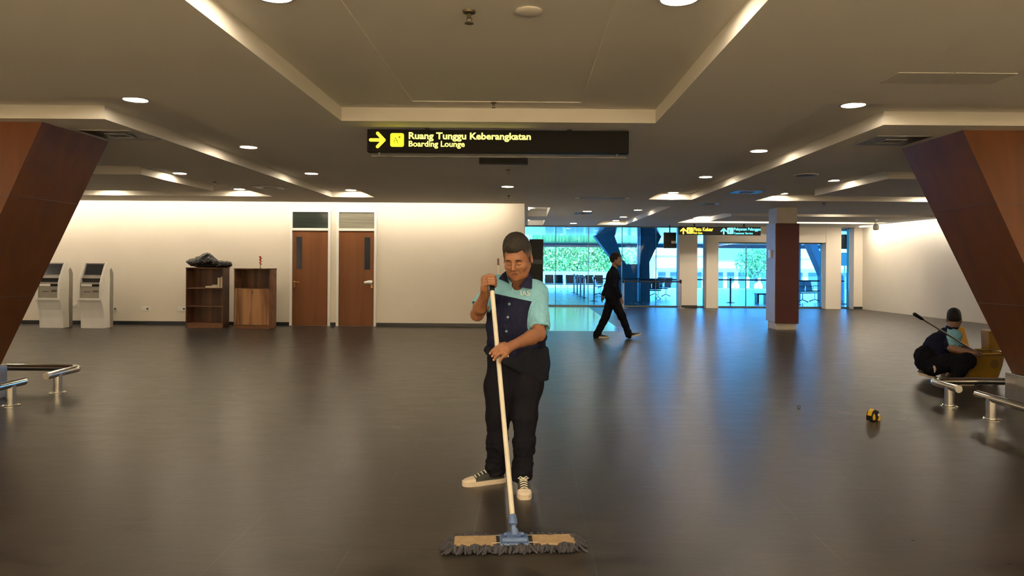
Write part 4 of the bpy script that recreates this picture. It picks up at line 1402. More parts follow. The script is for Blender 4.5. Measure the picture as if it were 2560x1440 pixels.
# ---------------------------------------------------------------- shoes
def shoe(parent, loc, rz, size=1.0, pitch=0.0, detail=True, upper=None, lift=0.0):
    """lace-up low sneaker; local +Y is toe direction, origin under the heel"""
    holder_loc = Vector(loc)
    Rm = Matrix.Translation(holder_loc) @ Matrix.Rotation(rz, 4, 'Z') @ Matrix.Rotation(pitch, 4, 'X') @ Matrix.Diagonal((size, size, size, 1))
    off = root_loc(parent)
    def T(pts):
        return [(Rm @ Vector(p__)) - off for p__ in pts]
    def loft(rings, closed_ends=True):
        n_ = len(rings[0])
        b_ = MB()
        vs = [p__ for r__ in rings for p__ in r__]
        fs = []
        for i in range(len(rings) - 1):
            for k_ in range(n_):
                fs.append((i * n_ + k_, i * n_ + (k_ + 1) % n_, (i + 1) * n_ + (k_ + 1) % n_, (i + 1) * n_ + k_))
        fs.append(tuple(range(n_))[::-1])
        fs.append(tuple(range((len(rings) - 1) * n_, len(rings) * n_)))
        return b_.add(T(vs), fs)
    secs = [(-0.004, 0.022, 0.02), (0.006, 0.031, 0.062), (0.04, 0.036, 0.078), (0.09, 0.037, 0.085), (0.13, 0.039, 0.080), (0.165, 0.042, 0.066), (0.20, 0.044, 0.052), (0.235, 0.0415, 0.044), (0.252, 0.036, 0.041), (0.264, 0.028, 0.037), (0.272, 0.018, 0.033), (0.2755, 0.008, 0.030)]
    def ring(y, hw, h_, z0=0.014, g_=0.0, n_=18):
        out = []
        for k_ in range(n_):
            a_ = 2 * PI * k_ / n_
            cx = math.cos(a_)
            sn = math.sin(a_)
            x_ = (hw + g_) * math.copysign(abs(cx) ** 0.75, cx)
            z_ = z0 + (h_ - z0) * (0.5 + 0.5 * math.copysign(abs(sn) ** 0.85, sn)) + (g_ if sn > 0 else 0)
            out.append((x_, y, z_))
        return out
    body = loft([ring(*s__) for s__ in secs]).build('shoe', upper or M_CANV, parent, smooth=True)
    sole = []
    for (y, hw, h_) in secs:
        g_ = 0.006
        sole.append([(-(hw + g_), y + (0.006 if y > 0.26 else (-0.006 if y < 0 else 0)), z_) for z_ in (0.0, 0.030)] + [((hw + g_), y + (0.006 if y > 0.26 else (-0.006 if y < 0 else 0)), z_) for z_ in (0.030, 0.0)])
    loft(sole).build('sole', M_RUB, body, smooth=True)
    if detail:
        cap_ = []
        for (y, hw, h_) in [(0.205, 0.044, 0.0505), (0.220, 0.0432, 0.0475), (0.235, 0.0415, 0.044), (0.252, 0.036, 0.041), (0.264, 0.028, 0.037), (0.272, 0.018, 0.033), (0.277, 0.007, 0.030)]:
            cap_.append(ring(y, hw, h_, 0.014, 0.0025))
        loft(cap_).build('toe_cap', M_RUB, body, smooth=True)
        lc = MB()
        for i in range(5):
            y = 0.105 + i * 0.022
            z_ = np.interp(y, [s__[0] for s__ in secs], [s__[2] for s__ in secs]) + 0.004
            e = 0.020
            lc.tube(T([(-e - 0.004, y, z_ - 0.009), (-e * 0.5, y + 0.004, z_), (0, y + 0.006, z_ + 0.003), (e * 0.5, y + 0.004, z_), (e + 0.004, y, z_ - 0.009)]), 0.0036, 6)
        for s__ in (-1, 1):
            lc.tube(T([(0, 0.10, 0.09), (s__ * 0.02, 0.095, 0.10), (s__ * 0.035, 0.10, 0.09), (s__ * 0.02, 0.11, 0.088), (0, 0.105, 0.09)]), 0.0032, 6)
        lc.build('laces', M_LACE, body, smooth=True)
    else:
        b_ = MB()
        for i in range(3):
            y = 0.115 + i * 0.03
            z_ = float(np.interp(y, [s__[0] for s__ in secs], [s__[2] for s__ in secs])) + 0.003
            b_.tube(T([(-0.022, y, z_ - 0.008), (0, y + 0.005, z_), (0.022, y, z_ - 0.008)]), 0.004, 6)
        b_.build('laces', M_LACE, body, smooth=True)
    return body

def finger(S, pts, r0, r1, k=0.004):
    n_ = len(pts) - 1
    for i in range(n_):
        a_ = r0 + (r1 - r0) * i / n_
        b__ = r0 + (r1 - r0) * (i + 1) / n_
        S.cap(pts[i], pts[i + 1], a_, b__, k)

# ================================================================== PERSON MOPPING
YM = 4.62
def m(x, y, Y=YM):
    return np.array(P(x, y, Y))
man = thing('person', 'man in light blue and navy shirt looking down while mopping the floor', 'person', tuple(fl(1275, 1212)))
S = Sdf(0.0034)
hc = P(1293.5, 641, 4.46)
hax = frame_of(-0.27, 0.36, 0.03)
HS = 1.04
neck_base = m(1299, 722, 4.60)
# trunk and legs under the clothes
FL = ((0, 1, 0), 1.5)
S.cap(m(1296, 748, 4.60), m(1292, 800, 4.61), 0.105, 0.115, 0.05, FL)
S.cap(m(1292, 800, 4.61), m(1291, 880, 4.64), 0.115, 0.115, 0.05, FL)
S.cap(m(1243, 716, 4.62), m(1345, 727, 4.60), 0.036, 0.036, 0.04)
S.chain([m(1262, 900), m(1247, 1040, 4.63), m(1242, 1180, 4.68)], [0.075, 0.048, 0.036], 0.03)
S.chain([m(1323, 900), m(1312, 1040, 4.58), m(1306, 1180, 4.56)], [0.075, 0.048, 0.036], 0.03)
S.chain([m(1242, 1180, 4.68), m(1238, 1206, 4.68)], [0.032, 0.022], 0.02)
S.chain([m(1306, 1180, 4.56), m(1307, 1206, 4.55)], [0.030, 0.022], 0.02)
# arms
eR, wR = m(1193, 786, 4.53), m(1213, 735, 4.37)
S.chain([m(1243, 716, 4.62), eR], [0.046, 0.040], 0.03)
S.chain([eR, eR + (wR - eR) * 0.35, wR], [0.038, 0.041, 0.0275], 0.02)
eL, wL = m(1346, 836, 4.42), m(1281, 864, 4.17)
S.chain([m(1345, 727, 4.60), eL], [0.046, 0.042], 0.03)
S.chain([eL, eL + (wL - eL) * 0.3, wL], [0.042, 0.043, 0.027], 0.02)
# right hand: a fist round the handle end
ax_h = np.array((H1 - H0).normalized())
cc_ = np.array((0, -1, 0.0)); cc_ = nrm(cc_ - ax_h * (cc_ @ ax_h))
rr_ = nrm(np.cross(cc_, ax_h))
if rr_[0] < 0:
    rr_ = -rr_
Hc = np.array(handle_at_y(704))
def h_(r, c_, a_):
    return Hc + rr_ * r + cc_ * c_ + ax_h * a_
for i, (oa, ln, rd) in enumerate(((0.030, 1.0, 0.0093), (0.0115, 1.06, 0.0097), (-0.0075, 1.0, 0.0093), (-0.026, 0.88, 0.0084))):
    finger(S, [h_(-0.043, 0.012, oa + 0.004), h_(-0.012, 0.034, oa + 0.002), h_(0.017 * ln, 0.0245, oa), h_(0.026 * ln, 0.000, oa - 0.001), h_(0.010, -0.021, oa)], rd * 1.08, rd * 0.86)
S.cap(h_(-0.044, 0.004, 0.026), h_(-0.046, 0.002, -0.024), 0.0165, 0.0155, 0.012)
S.cap(h_(-0.042, -0.014, 0.016), h_(-0.046, -0.018, -0.030), 0.021, 0.020, 0.014)
S.cap(h_(-0.046, -0.018, -0.030), wR, 0.022, 0.026, 0.02)
finger(S, [h_(-0.036, -0.024, -0.012), h_(-0.020, -0.030, 0.022), h_(-0.004, -0.022, 0.040), h_(0.012, -0.004, 0.046)], 0.0135, 0.0098, 0.008)
# left hand: draped over the handle, fingers pointing down-left
hy = lambda y, d: np.array(handle_at_y(y)) * 0 + np.array([0, np.array(handle_at_y(y))[1] + d, 0])
def hp(x, y, d):
    Yh = handle_at_y(y).y
    return np.array(P(x, y, Yh + d))
mcp = [hp(1254, 864, -0.040), hp(1254.5, 872, -0.044), hp(1257.5, 880.5, -0.042), hp(1263, 888, -0.034)]
for k_, (pts, rd) in enumerate(((((1254, 864, -0.040), (1240, 869.5, -0.043), (1231, 877, -0.036), (1225.5, 883.5, -0.026)), 0.0098),
                                (((1254.5, 872, -0.044), (1243, 877, -0.046), (1236, 884, -0.038), (1231, 890.5, -0.026)), 0.0100),
                                (((1257.5, 880.5, -0.042), (1246, 886, -0.044), (1239, 893, -0.036), (1234.5, 899.5, -0.024)), 0.0096),
                                (((1263, 888, -0.034), (1255, 894, -0.037), (1251, 900.5, -0.034), (1249, 906.5, -0.026)), 0.0086))):
    finger(S, [hp(*q) for q in pts], rd * 1.08, rd * 0.82)
for a_, b__ in ((0, 1), (1, 2), (2, 3)):
    S.cap(mcp[a_], mcp[b__], 0.0125, 0.0125, 0.010)
wl2 = wL
for q in mcp:
    S.cap(q + (wl2 - q) * 0.06, q + (wl2 - q) * 0.8, 0.0128, 0.017, 0.014)
S.cap(hp(1268, 874, -0.028), wl2, 0.019, 0.0245, 0.018)
finger(S, [hp(1272, 868, -0.012), hp(1261, 860, 0.014), hp(1250, 861, 0.026), hp(1243, 866, 0.026)], 0.0135, 0.0098, 0.008)
Lh = head_sdf(S, hc, hax, HS, neck_base, 0.060)
R3, F3, U3 = [np.array(a) for a in hax]
def man_mi(C):
    d = (C - np.array(hc)) / HS
    r_, f_, u_ = d @ R3, d @ F3, d @ U3
    lip = 1 - np.sqrt((r_ / 0.023) ** 2 + ((u_ + 0.0775) / 0.0115) ** 2)
    return np.where(f_ > 0.07, lip, -1)
body = sdf_obj('body', S, M_SKIN, man, man_mi)
# face details
def local_strip(name, pts, r, mt, lift=0.0004):
    out = []
    for (x, y) in pts:
        q, n__ = on_surface(body, x, y)
        if q is not None:
            out.append(q + n__ * lift)
    if len(out) == len(pts):
        MB().tube(out, r, 8).build(name, mt, body, world=True, smooth=True)
def face_px(r, f_, u):
    x, y = px_of(np.array([Lh(r, f_, u)]))
    return (x[0], y[0])
for s in (-1, 1):
    local_strip('eyebrow', [face_px(s * a_, 0.09, c_) for a_, c_ in ((0.013, 0.003), (0.022, 0.0065), (0.033, 0.009), (0.044, 0.0075), (0.052, 0.002))], [0.0014, 0.0026, 0.0028, 0.0022, 0.0008], M_HAIR)
    local_strip('eyelid_line', [face_px(s * a_, 0.088, c_) for a_, c_ in ((0.0185, -0.0195), (0.025, -0.0225), (0.031, -0.0232), (0.037, -0.0222), (0.044, -0.0185))], [0.0007, 0.0016, 0.0020, 0.0017, 0.0007], M_EYE)
local_strip('mouth_line', [face_px(a_, 0.09, c_) for a_, c_ in ((-0.023, -0.0795), (-0.010, -0.0772), (0.0, -0.0782), (0.010, -0.0772), (0.023, -0.0795))], [0.0005, 0.0011, 0.0012, 0.0011, 0.0005], M_EYE, 0.0)
hs = hair_sdf(0.003, hc, hax, HS, 0.056, -0.075, 0.011, 0.016)
def hair_mi(C):
    d = (C - np.array(hc)) / HS
    r_, f_, u_ = d @ R3, d @ F3, d @ U3
    return np.minimum(0.040 + 0.15 * np.minimum(0, f_) - u_, np.abs(r_) - 0.045) * 40
sdf_obj('hair', hs, mat2('greying_hair', (0.014, 0.011, 0.009), (0.085, 0.066, 0.05), 0.55, 0.2, 0.5, 240, 0.5, 0.25, 140), man, hair_mi, [(0.0022, 170, 5, None)])
# finger nails on the draped hand
for (x, y, d) in ((1224.8, 884.4, -0.033), (1230.5, 891.5, -0.033), (1234, 900.6, -0.031), (1248.8, 907.4, -0.032)):
    c_ = hp(x, y, d)
    MB().lathe([(0.0045, 0), (0.004, 0.0012), (0.001, 0.0016)], (0, 0, 0), 10)
    b_ = MB().tube([c_ + np.array((0, 0.003, 0.002)), c_ + np.array((0, -0.0012, -0.001))], [0.0052, 0.0040], 10)
    b_.build('finger_nail', M_NAIL, body, world=True, smooth=True)

# shirt
FB = ((0, 1, 0), 1.42)
S = Sdf(0.0036)
S.cap(m(1259, 722, 4.62), m(1334, 728, 4.60), 0.062, 0.060, 0.05, ((0, 1, 0), 1.0))
S.cap(m(1296, 752, 4.60), m(1291, 806, 4.61), 0.166, 0.180, 0.05, FB)
S.cap(m(1291, 806, 4.61), m(1289, 862, 4.63), 0.180, 0.186, 0.05, FB)
S.cap(m(1286, 735, 4.575), m(1291, 800, 4.56), 0.085, 0.10, 0.08, ((0, 1, 0), 1.4))
S.ell(m(1340, 842, 4.56), (0.066, 0.06, 0.042), 0.04)
# sleeves (his right is at the left of the photo)
sR0, sR1 = m(1244, 712, 4.62), m(1199, 766, 4.555)
S.cap(sR0, sR1, 0.066, 0.058, 0.03)
sL0, sL1 = m(1343, 732, 4.60), m(1348.5, 812, 4.47)
S.cap(sL0, sL1, 0.068, 0.064, 0.03)
# cut: sleeve mouths, hem, neck opening
def plane(p__, n_):
    p__, n_ = np.array(p__), nrm(n_)
    return lambda X, Y, Z: (X - p__[0]) * n_[0] + (Y - p__[1]) * n_[1] + (Z - p__[2]) * n_[2]
def sleeve_cut(p__, n_, c_, r_):
    f1 = plane(p__, n_)
    def fn(X, Y, Z):
        d_ = f1(X, Y, Z)
        ball = np.sqrt((X - c_[0]) ** 2 + (Y - c_[1]) ** 2 + (Z - c_[2]) ** 2) - r_
        return -np.maximum(-d_, ball)     # remove what is past the plane and inside the ball
    return fn
dR = sR1 - sR0
S.cut(sleeve_cut(sR1 + nrm(dR) * 0.008, dR, sR1 + nrm(dR) * 0.05, 0.085))
S.cap(sR0 + dR * 0.75, sR1 + nrm(dR) * 0.05, 0.050, 0.054, 0.004, op='s')
dL = sL1 - sL0
S.cut(sleeve_cut(sL1 + nrm(dL) * 0.026, dL, sL1 + nrm(dL) * 0.085, 0.085) if False else (lambda X, Y, Z: np.full(np.broadcast(X, Y, Z).shape, -1.0, np.float32)))
S.cap(sL0 + dL * 0.85, sL1 + nrm(dL) * 0.09, 0.050, 0.060, 0.004, op='s')
zhem = float(m(1290, 884)[2])
S.cut(lambda X, Y, Z: (zhem - Z) + 0 * X + 0 * Y)
nb = neck_base
S.cap(nb + np.array((0, 0.01, 0.0)), nb + np.array((-0.004, -0.03, 0.09)), 0.064, 0.075, 0.008, op='s')
S.cap(m(1297, 712, 4.53), m(1287.5, 713, 4.44), 0.042, 0.012, 0.006, op='s')
sRd, sLd = nrm(dR), nrm(dL)
def shirt_mi(C):
    x, y = px_of(C)
    yoke = y - (733 + (x - 1233) * 0.215)
    # sleeves stay light blue: nearer a sleeve axis than the armhole
    def far(a_, b__, r__):
        ab_ = b__ - a_
        t_ = np.clip(((C - a_) @ ab_) / (ab_ @ ab_), 0, 1.4)
        return (np.linalg.norm(C - a_ - t_[:, None] * ab_, axis=1) - r__) * 390
    slL = np.maximum(far(sL0 + dL * 0.2, sL1, 0.073), y - 835)
    slR = np.maximum(far(sR0 + dR * 0.3, sR1, 0.070), x - 1228)
    return np.minimum(yoke, np.minimum(slL, slR))
torso_mask = lambda V: np.clip((1.30 - V[:, 2]) / 0.3, 0.35, 1.0)
M_SHIRT = mat2('two_tone_shirt_cloth', (0.19, 0.42, 0.54), (0.008, 0.009, 0.025), 0.8, 0.05, 0.4, 300, 0.12, 0.05)
shirt = sdf_obj('shirt', S, M_SHIRT, man, shirt_mi,
                [(0.0150, 40, 11, (torso_mask, (1, 1, 0.45))), (0.0095, 80, 12, (torso_mask, (1.0, 1, 0.55))), (0.0018, 200, 14, None)])
# collar flaps
def flap(name, pts, mt, th, parent):
    """a bent cloth panel of px outline with its own depths"""
    vs = [P(*q) for q in pts]
    n_ = Vector((0, 1, -0.12)).normalized()
    return MB().hexa([v_ + n_ * th for v_ in vs], vs).build(name, mt, parent, world=True, bevel=0.003)
flap('collar', [(1321, 676, 4.575), (1331, 690, 4.555), (1330, 722, 4.478), (1312, 719, 4.448), (1297, 717, 4.438), (1309, 703, 4.470), (1318, 692, 4.515)], M_NAVY, 0.010, shirt)
flap('collar', [(1265, 677, 4.585), (1269, 698, 4.500), (1273.5, 709, 4.455), (1262, 703, 4.450), (1246, 697, 4.462), (1256, 684, 4.535)], M_NAVY, 0.010, shirt)
MB().tube([P(1268, 692, 4.62) + Vector((0, 0.045, 0.02)), P(1297, 685, 4.68), P(1322, 688, 4.62) + Vector((0, 0.04, 0.02))], [0.02, 0.022, 0.02], 10).build('collar_stand', M_NAVY, shirt, world=True, smooth=True)
for (x, y) in ((1273.5, 760), (1270, 793), (1266, 828)):
    q, nn_ = on_surface(shirt, x, y)
    if q is not None:
        MB().tube([q - nn_ * 0.001, q + nn_ * 0.0032], 0.0078, 14).build('button', mat('grey_blue_button', (0.16, 0.25, 0.33), 0.35), shirt, world=True)
q, nn_ = on_surface(shirt, 1302, 739)
if q is not None:
    lg = lettering('IAS', shirt, tuple(q - root_loc(shirt) + Vector((0, -0.006, 0))), mat('white_embroidery', (0.90, 0.90, 0.88), 0.8), name='embroidered_logo', width=0.058, height=0.032, bold=0.0, depth=0.0015)
    lg.rotation_euler = (math.radians(-8), 0, math.radians(12))
# trousers
S = Sdf(0.004)
S.cap(m(1272, 886, 4.64), m(1306, 886, 4.64), 0.135, 0.135, 0.05, ((0, 1, 0), 1.15))
S.chain([m(1262, 905, 4.64), m(1248, 965, 4.63), m(1246, 1040, 4.62), m(1242, 1110, 4.64), m(1240.5, 1165, 4.67), m(1240, 1200, 4.68)], [0.112, 0.094, 0.074, 0.064, 0.058, 0.062], 0.035)
S.chain([m(1322, 905, 4.63), m(1318, 965, 4.61), m(1313, 1040, 4.58), m(1309, 1110, 4.57), m(1306.5, 1165, 4.565), m(1306, 1197, 4.56)], [0.112, 0.096, 0.076, 0.068, 0.062, 0.064], 0.035)
S.ell(m(1222, 1168, 4.66), (0.024, 0.04, 0.016), 0.02)
S.ell(m(1325, 1172, 4.54), (0.022, 0.04, 0.020), 0.02)
S.cut(lambda X, Y, Z: (0.052 - Z) + 0 * X + 0 * Y)
low = lambda V: np.clip((0.55 - V[:, 2]) / 0.4, 0.1, 1.0)
sdf_obj('trousers', S, M_TROU, man, None, [(0.0080, 60, 21, (low, (0.6, 0.6, 1.5))), (0.0055, 55, 22, ((lambda V: np.ones(len(V))), (1, 1, 0.3)))])
# jacket tied round the waist, flaring at his left hip
S = Sdf(0.004)
S.cap(m(1264, 876, 4.63), m(1320, 880, 4.63), 0.128, 0.130, 0.05, ((0, 1, 0), 1.05))
S.cap(m(1263, 905, 4.63), m(1318, 905, 4.63), 0.128, 0.126, 0.05, ((0, 1, 0), 1.05))
S.chain([m(1322, 880, 4.62), m(1338, 922, 4.61), m(1350, 948, 4.60)], [0.088, 0.070, 0.052], 0.06)
S.chain([m(1234, 874, 4.60), m(1227, 908, 4.59)], [0.046, 0.040], 0.05)
zl = float(m(1350, 950, 4.6)[2])
S.cut(lambda X, Y, Z: (zl + 0.55 * np.maximum(0, 0.06 - X) - Z) * 0.85 + 0 * Y)
zt = float(m(1290, 862, 4.63)[2])
S.cut(lambda X, Y, Z: (Z - zt) + 0 * X + 0 * Y, 0.03)
jk = sdf_obj('waist_jacket', S, M_JACK, man, None, [(0.0060, 60, 31, (lambda V: np.ones(len(V)), (1, 1, 0.5)))])
q, nn_ = on_surface(jk, 1270, 890)
if q is not None:
    MB().tube([q, q + nn_ * 0.004], 0.006, 12).build('snap_button', M_CHROME, jk, world=True)
# shoes
shoe(man, (m(1258, 1206, 4.70)[0], 4.70, 0), math.atan2(-(fl(1258, 1203) - fl(1178, 1216)).x * -1, 1) if False else math.radians(112), 0.98)
shoe(man, (fl(1306, 1200).x, 4.585, 0), math.radians(180 + 4), 0.92)

# the pole showing behind his shoulder
q0, q1 = P(1245.5, 646, 4.95), Vector((-0.16, 5.02, 0.0))
t = thing('thin_pole', 'thin white pole with dark red tip upright behind the mopping man', 'pole', tuple(q1))
MB().tube([q1, q0 + (q1 - q0) * 0.03], 0.0045, 10).build('shaft', mat('cream_pole', (0.75, 0.70, 0.60), 0.4), t, world=True, smooth=True)
MB().tube([q0 + (q1 - q0) * 0.032, q0 + (q1 - q0) * 0.004, q0], [0.0068, 0.0068, 0.004], 10).build('red_tip', mat('dark_red_tip', (0.10, 0.022, 0.02), 0.5), t, world=True, smooth=True)

# ================================================================== PERSON WALKING
YW = 13.9
def w(x, y, Y=YW):
    return np.array(P(x, y, Y))
wk = thing('person', 'person in dark jacket and trousers striding past the glass wall', 'person', (w(1537, 845)[0], YW, 0))
S = Sdf(0.007)
whc = P(1539.5, 649.5, YW)
wax = frame_of(math.radians(82), -0.10)
S.cap(w(1533, 690), w(1530, 740), 0.10, 0.09, 0.05, ((1, 0, 0), 1.2))
S.chain([w(1529, 745, 13.92), w(1514, 792, 13.95), w(1494, 838, 13.95)], [0.075, 0.05, 0.036], 0.03)
S.chain([w(1533, 745, 13.86), w(1554, 790, 13.83), w(1573, 836, 13.83)], [0.075, 0.05, 0.036], 0.03)
S.chain([w(1494, 838, 13.95), w(1508, 844, 13.95)], [0.032, 0.022], 0.02)
S.chain([w(1573, 836, 13.83), w(1586, 838, 13.83)], [0.032, 0.022], 0.02)
S.chain([w(1533, 686, 13.75), w(1537, 718, 13.72), w(1552, 744, 13.70)], [0.045, 0.04, 0.027], 0.02)
S.chain([w(1530, 686, 14.05), w(1518, 716, 14.08), w(1508, 740, 14.08)], [0.045, 0.04, 0.027], 0.02)
for sgn, hx, hy_, Yh, dx in ((1, 1553.5, 749, 13.70, 1), (-1, 1506.5, 743, 14.08, -0.6)):
    S.cap(w(hx - 1, hy_ - 3, Yh), w(hx + 1, hy_ + 4, Yh), 0.026, 0.028, 0.015)
    for j in range(4):
        S.chain([w(hx + 1 + (j - 1.5) * 0.6, hy_ + 4, Yh + (j - 1.5) * 0.018), w(hx + 2.5 * dx, hy_ + 9, Yh + (j - 1.5) * 0.019), w(hx + 1.5 * dx, hy_ + 13 - abs(j - 1.2), Yh + (j - 1.5) * 0.018)], [0.0115, 0.011, 0.009], 0.006)
    S.chain([w(hx + 2 * dx, hy_ + 0, Yh - 0.028), w(hx + 4.5 * dx, hy_ + 5, Yh - 0.035), w(hx + 4.5 * dx, hy_ + 8, Yh - 0.03)], [0.013, 0.011, 0.009], 0.008)
head_sdf(S, whc, wax, 0.98, w(1535, 680, 13.9), 0.06)
sdf_obj('body', S, M_SKIN2, wk)
sdf_obj('hair', hair_sdf(0.006, whc, wax, 0.98, 0.056, -0.06, 0.014, 0.012), M_HAIR, wk)
S = Sdf(0.008)
S.cap(w(1532, 694), w(1528, 728), 0.135, 0.128, 0.05, ((1, 0, 0), 1.0))
S.cap(w(1528, 728), w(1528, 740), 0.128, 0.130, 0.04, ((1, 0, 0), 0.98))
S.cap(w(1534, 682, 13.78), w(1532, 682, 14.03), 0.062, 0.062, 0.05)
S.chain([w(1534, 687, 13.74), w(1538, 716, 13.71), w(1549, 740, 13.70)], [0.066, 0.058, 0.048], 0.03)
S.chain([w(1529, 687, 14.06), w(1517, 716, 14.09), w(1509, 737, 14.09)], [0.066, 0.058, 0.048], 0.03)
S.cap(w(1533, 684, 13.9), w(1535.5, 672, 13.9), 0.095, 0.072, 0.04)
S.cap(w(1537, 674, 13.9), w(1540, 664, 13.9), 0.050, 0.066, 0.01, op='s')
S.cut(lambda X, Y, Z: (float(w(1530, 748)[2]) - Z) + 0 * X + 0 * Y)
jk2 = sdf_obj('jacket', S, mat('dark_jacket', (0.006, 0.007, 0.013), 0.8, spec=0.03), wk, None, [(0.008, 50, 41, None)])
S = Sdf(0.008)
S.cap(w(1529, 742, 13.93), w(1532, 742, 13.86), 0.115, 0.115, 0.05)
S.chain([w(1527, 752, 13.93), w(1514, 793, 13.95), w(1493, 834, 13.95), w(1491, 839, 13.95)], [0.10, 0.077, 0.066, 0.066], 0.03)
S.chain([w(1535, 752, 13.86), w(1555, 791, 13.83), w(1570, 830, 13.83), w(1572, 838, 13.83)], [0.10, 0.077, 0.062, 0.064], 0.03)
sdf_obj('trousers', S, M_TROU, wk, None, [(0.007, 60, 42, None)])
shoe(wk, (w(1487, 845, 13.95)[0], 13.95, 0.0), math.radians(-90), 0.95, 0.0, False)
shoe(wk, (w(1569, 846, 13.83)[0], 13.83, 0.012), math.radians(-90), 0.95, math.radians(16), False)

# ================================================================== PERSON SQUATTING
YQ = 9.1
def q_(x, y, Y=YQ):
    return np.array(P(x, y, Y))
sq = thing('person', 'person squatting by the yellow bucket with their back to the room', 'person', (q_(2340, 940)[0], YQ, 0))
S = Sdf(0.0055)
shc = P(2385, 797, 9.12)
sax = frame_of(math.radians(150), 0.18)
S.cap(q_(2370, 838, 9.13), q_(2325, 905, 9.12), 0.10, 0.11, 0.05)
S.cap(q_(2322, 905, 9.12), q_(2322, 918, 9.05), 0.11, 0.11, 0.05)
S.chain([q_(2325, 918, 9.0), q_(2425, 903, 8.58), q_(2392, 942, 8.66)], [0.08, 0.055, 0.04], 0.03)
S.chain([q_(2325, 918, 9.25), q_(2410, 905, 9.45), q_(2372, 940, 9.4)], [0.08, 0.055, 0.04], 0.03)
S.chain([q_(2392, 942, 8.66), q_(2396, 958, 8.63)], [0.032, 0.022], 0.02)
S.chain([q_(2387, 838, 9.02), q_(2379, 871, 8.80), q_(2436, 884, 8.66)], [0.052, 0.044, 0.030], 0.02)
S.chain([q_(2378, 838, 9.28), q_(2400, 868, 9.40), q_(2440, 882, 9.0)], [0.052, 0.044, 0.030], 0.02)
S.cap(q_(2436, 884, 8.66), q_(2446, 886, 8.68), 0.030, 0.030, 0.015)
for j in range(4):
    o_ = np.array((0.0, 0.018 * (j - 1.5), 0.004 * j))
    S.chain([q_(2446, 886, 8.69) + o_, q_(2453, 886.5, 8.68) + o_, q_(2457, 890, 8.68) + o_], [0.011, 0.0105, 0.009], 0.006)
S.chain([q_(2440, 881, 8.68), q_(2447, 881.5, 8.64), q_(2452, 884, 8.64)], [0.012, 0.011, 0.0095], 0.008)
S.cap(q_(2440, 882, 9.0), q_(2450, 885, 8.95), 0.028, 0.026, 0.015)
for j in range(4):
    o_ = np.array((0.0, 0.018 * (j - 1.5), 0.0))
    S.chain([q_(2450, 885, 8.95) + o_, q_(2458, 887, 8.93) + o_, q_(2462, 891, 8.93) + o_], [0.011, 0.0105, 0.009], 0.006)
head_sdf(S, shc, sax, 0.98, q_(2380, 833, 9.12), 0.062)
sdf_obj('body', S, M_SKIN2, sq)
sdf_obj('hair', hair_sdf(0.004, shc, sax, 0.98, 0.056, -0.055, 0.012, 0.004), M_HAIR, sq)
S = Sdf(0.005)
S.chain([q_(2371, 842, 9.13), q_(2346, 866, 9.12), q_(2325, 900, 9.12)], [0.125, 0.150, 0.155], 0.05)
S.chain([q_(2387, 838, 9.0), q_(2377, 866, 8.85)], [0.078, 0.076], 0.04)
S.chain([q_(2372, 834, 9.26), q_(2392, 862, 9.36)], [0.075, 0.066], 0.04)
S.cap(q_(2377, 862, 8.86), q_(2385, 882, 8.78), 0.054, 0.064, 0.004, op='s')
S.cap(q_(2384, 826, 9.12), q_(2387, 808, 9.12), 0.060, 0.066, 0.008, op='s')
def sq_mi(C):
    x, y = px_of(C)
    front = np.minimum(x - (2358 + (y - 815) * 0.30), x - 2352)
    panel = np.minimum(np.minimum(x - 2338, 2368 - x), np.minimum(y - 819, 838 + (x - 2338) * 0.1 - y))
    return -np.minimum(front, -panel)
sdf_obj('shirt', S, M_SHIRT, sq, sq_mi, [(0.009, 50, 51, None), (0.004, 110, 52, None)])
MB().tube([q_(2366, 816, 9.08), q_(2378, 822, 9.02), q_(2391, 822, 9.04), q_(2396, 816, 9.14)], [0.014, 0.018, 0.018, 0.012], 10).build('collar', M_NAVY, sq, world=True, smooth=True)
S = Sdf(0.0055)
S.chain([q_(2318, 892, 9.12), q_(2317, 904, 9.10)], [0.15, 0.140], 0.05)
S.ell(q_(2300, 894, 9.08), (0.045, 0.07, 0.05), 0.04)
S.chain([q_(2325, 916, 9.0), q_(2372, 906, 8.78), q_(2420, 902, 8.58)], [0.125, 0.105, 0.085], 0.04)
S.chain([q_(2420, 902, 8.58), q_(2400, 925, 8.62), q_(2390, 944, 8.66)], [0.085, 0.072, 0.062], 0.04)
S.chain([q_(2325, 918, 9.25), q_(2408, 903, 9.42), q_(2375, 936, 9.4)], [0.115, 0.085, 0.062], 0.04)
S.chain([q_(2328, 914, 9.06), q_(2318, 930, 9.06)], [0.10, 0.055], 0.04)
S.cut(lambda X, Y, Z: (0.060 - Z) + 0 * X + 0 * Y)
sdf_obj('trousers', S, M_TROU, sq, None, [(0.008, 55, 53, None)])
sp = q_(2336, 917, 8.83)
MB().tube([sp + np.array((0, 0, 0.02)), sp, sp + np.array((0.004, -0.01, -0.03)), sp + np.array((0.0, -0.005, -0.07))], [0.008, 0.017, 0.015, 0.007], 10).build('pocket_tag', mat('pale_tag', (0.50, 0.42, 0.38), 0.6), sq, world=True, smooth=True)
shoe(sq, (q_(2294, 940, 9.0)[0], 8.99, 0.075), math.radians(-84), 0.95, math.radians(-15), False)
shoe(sq, (q_(2384, 958, 8.66)[0], 8.66, 0.0), math.radians(-80), 0.95, 0.0, False)

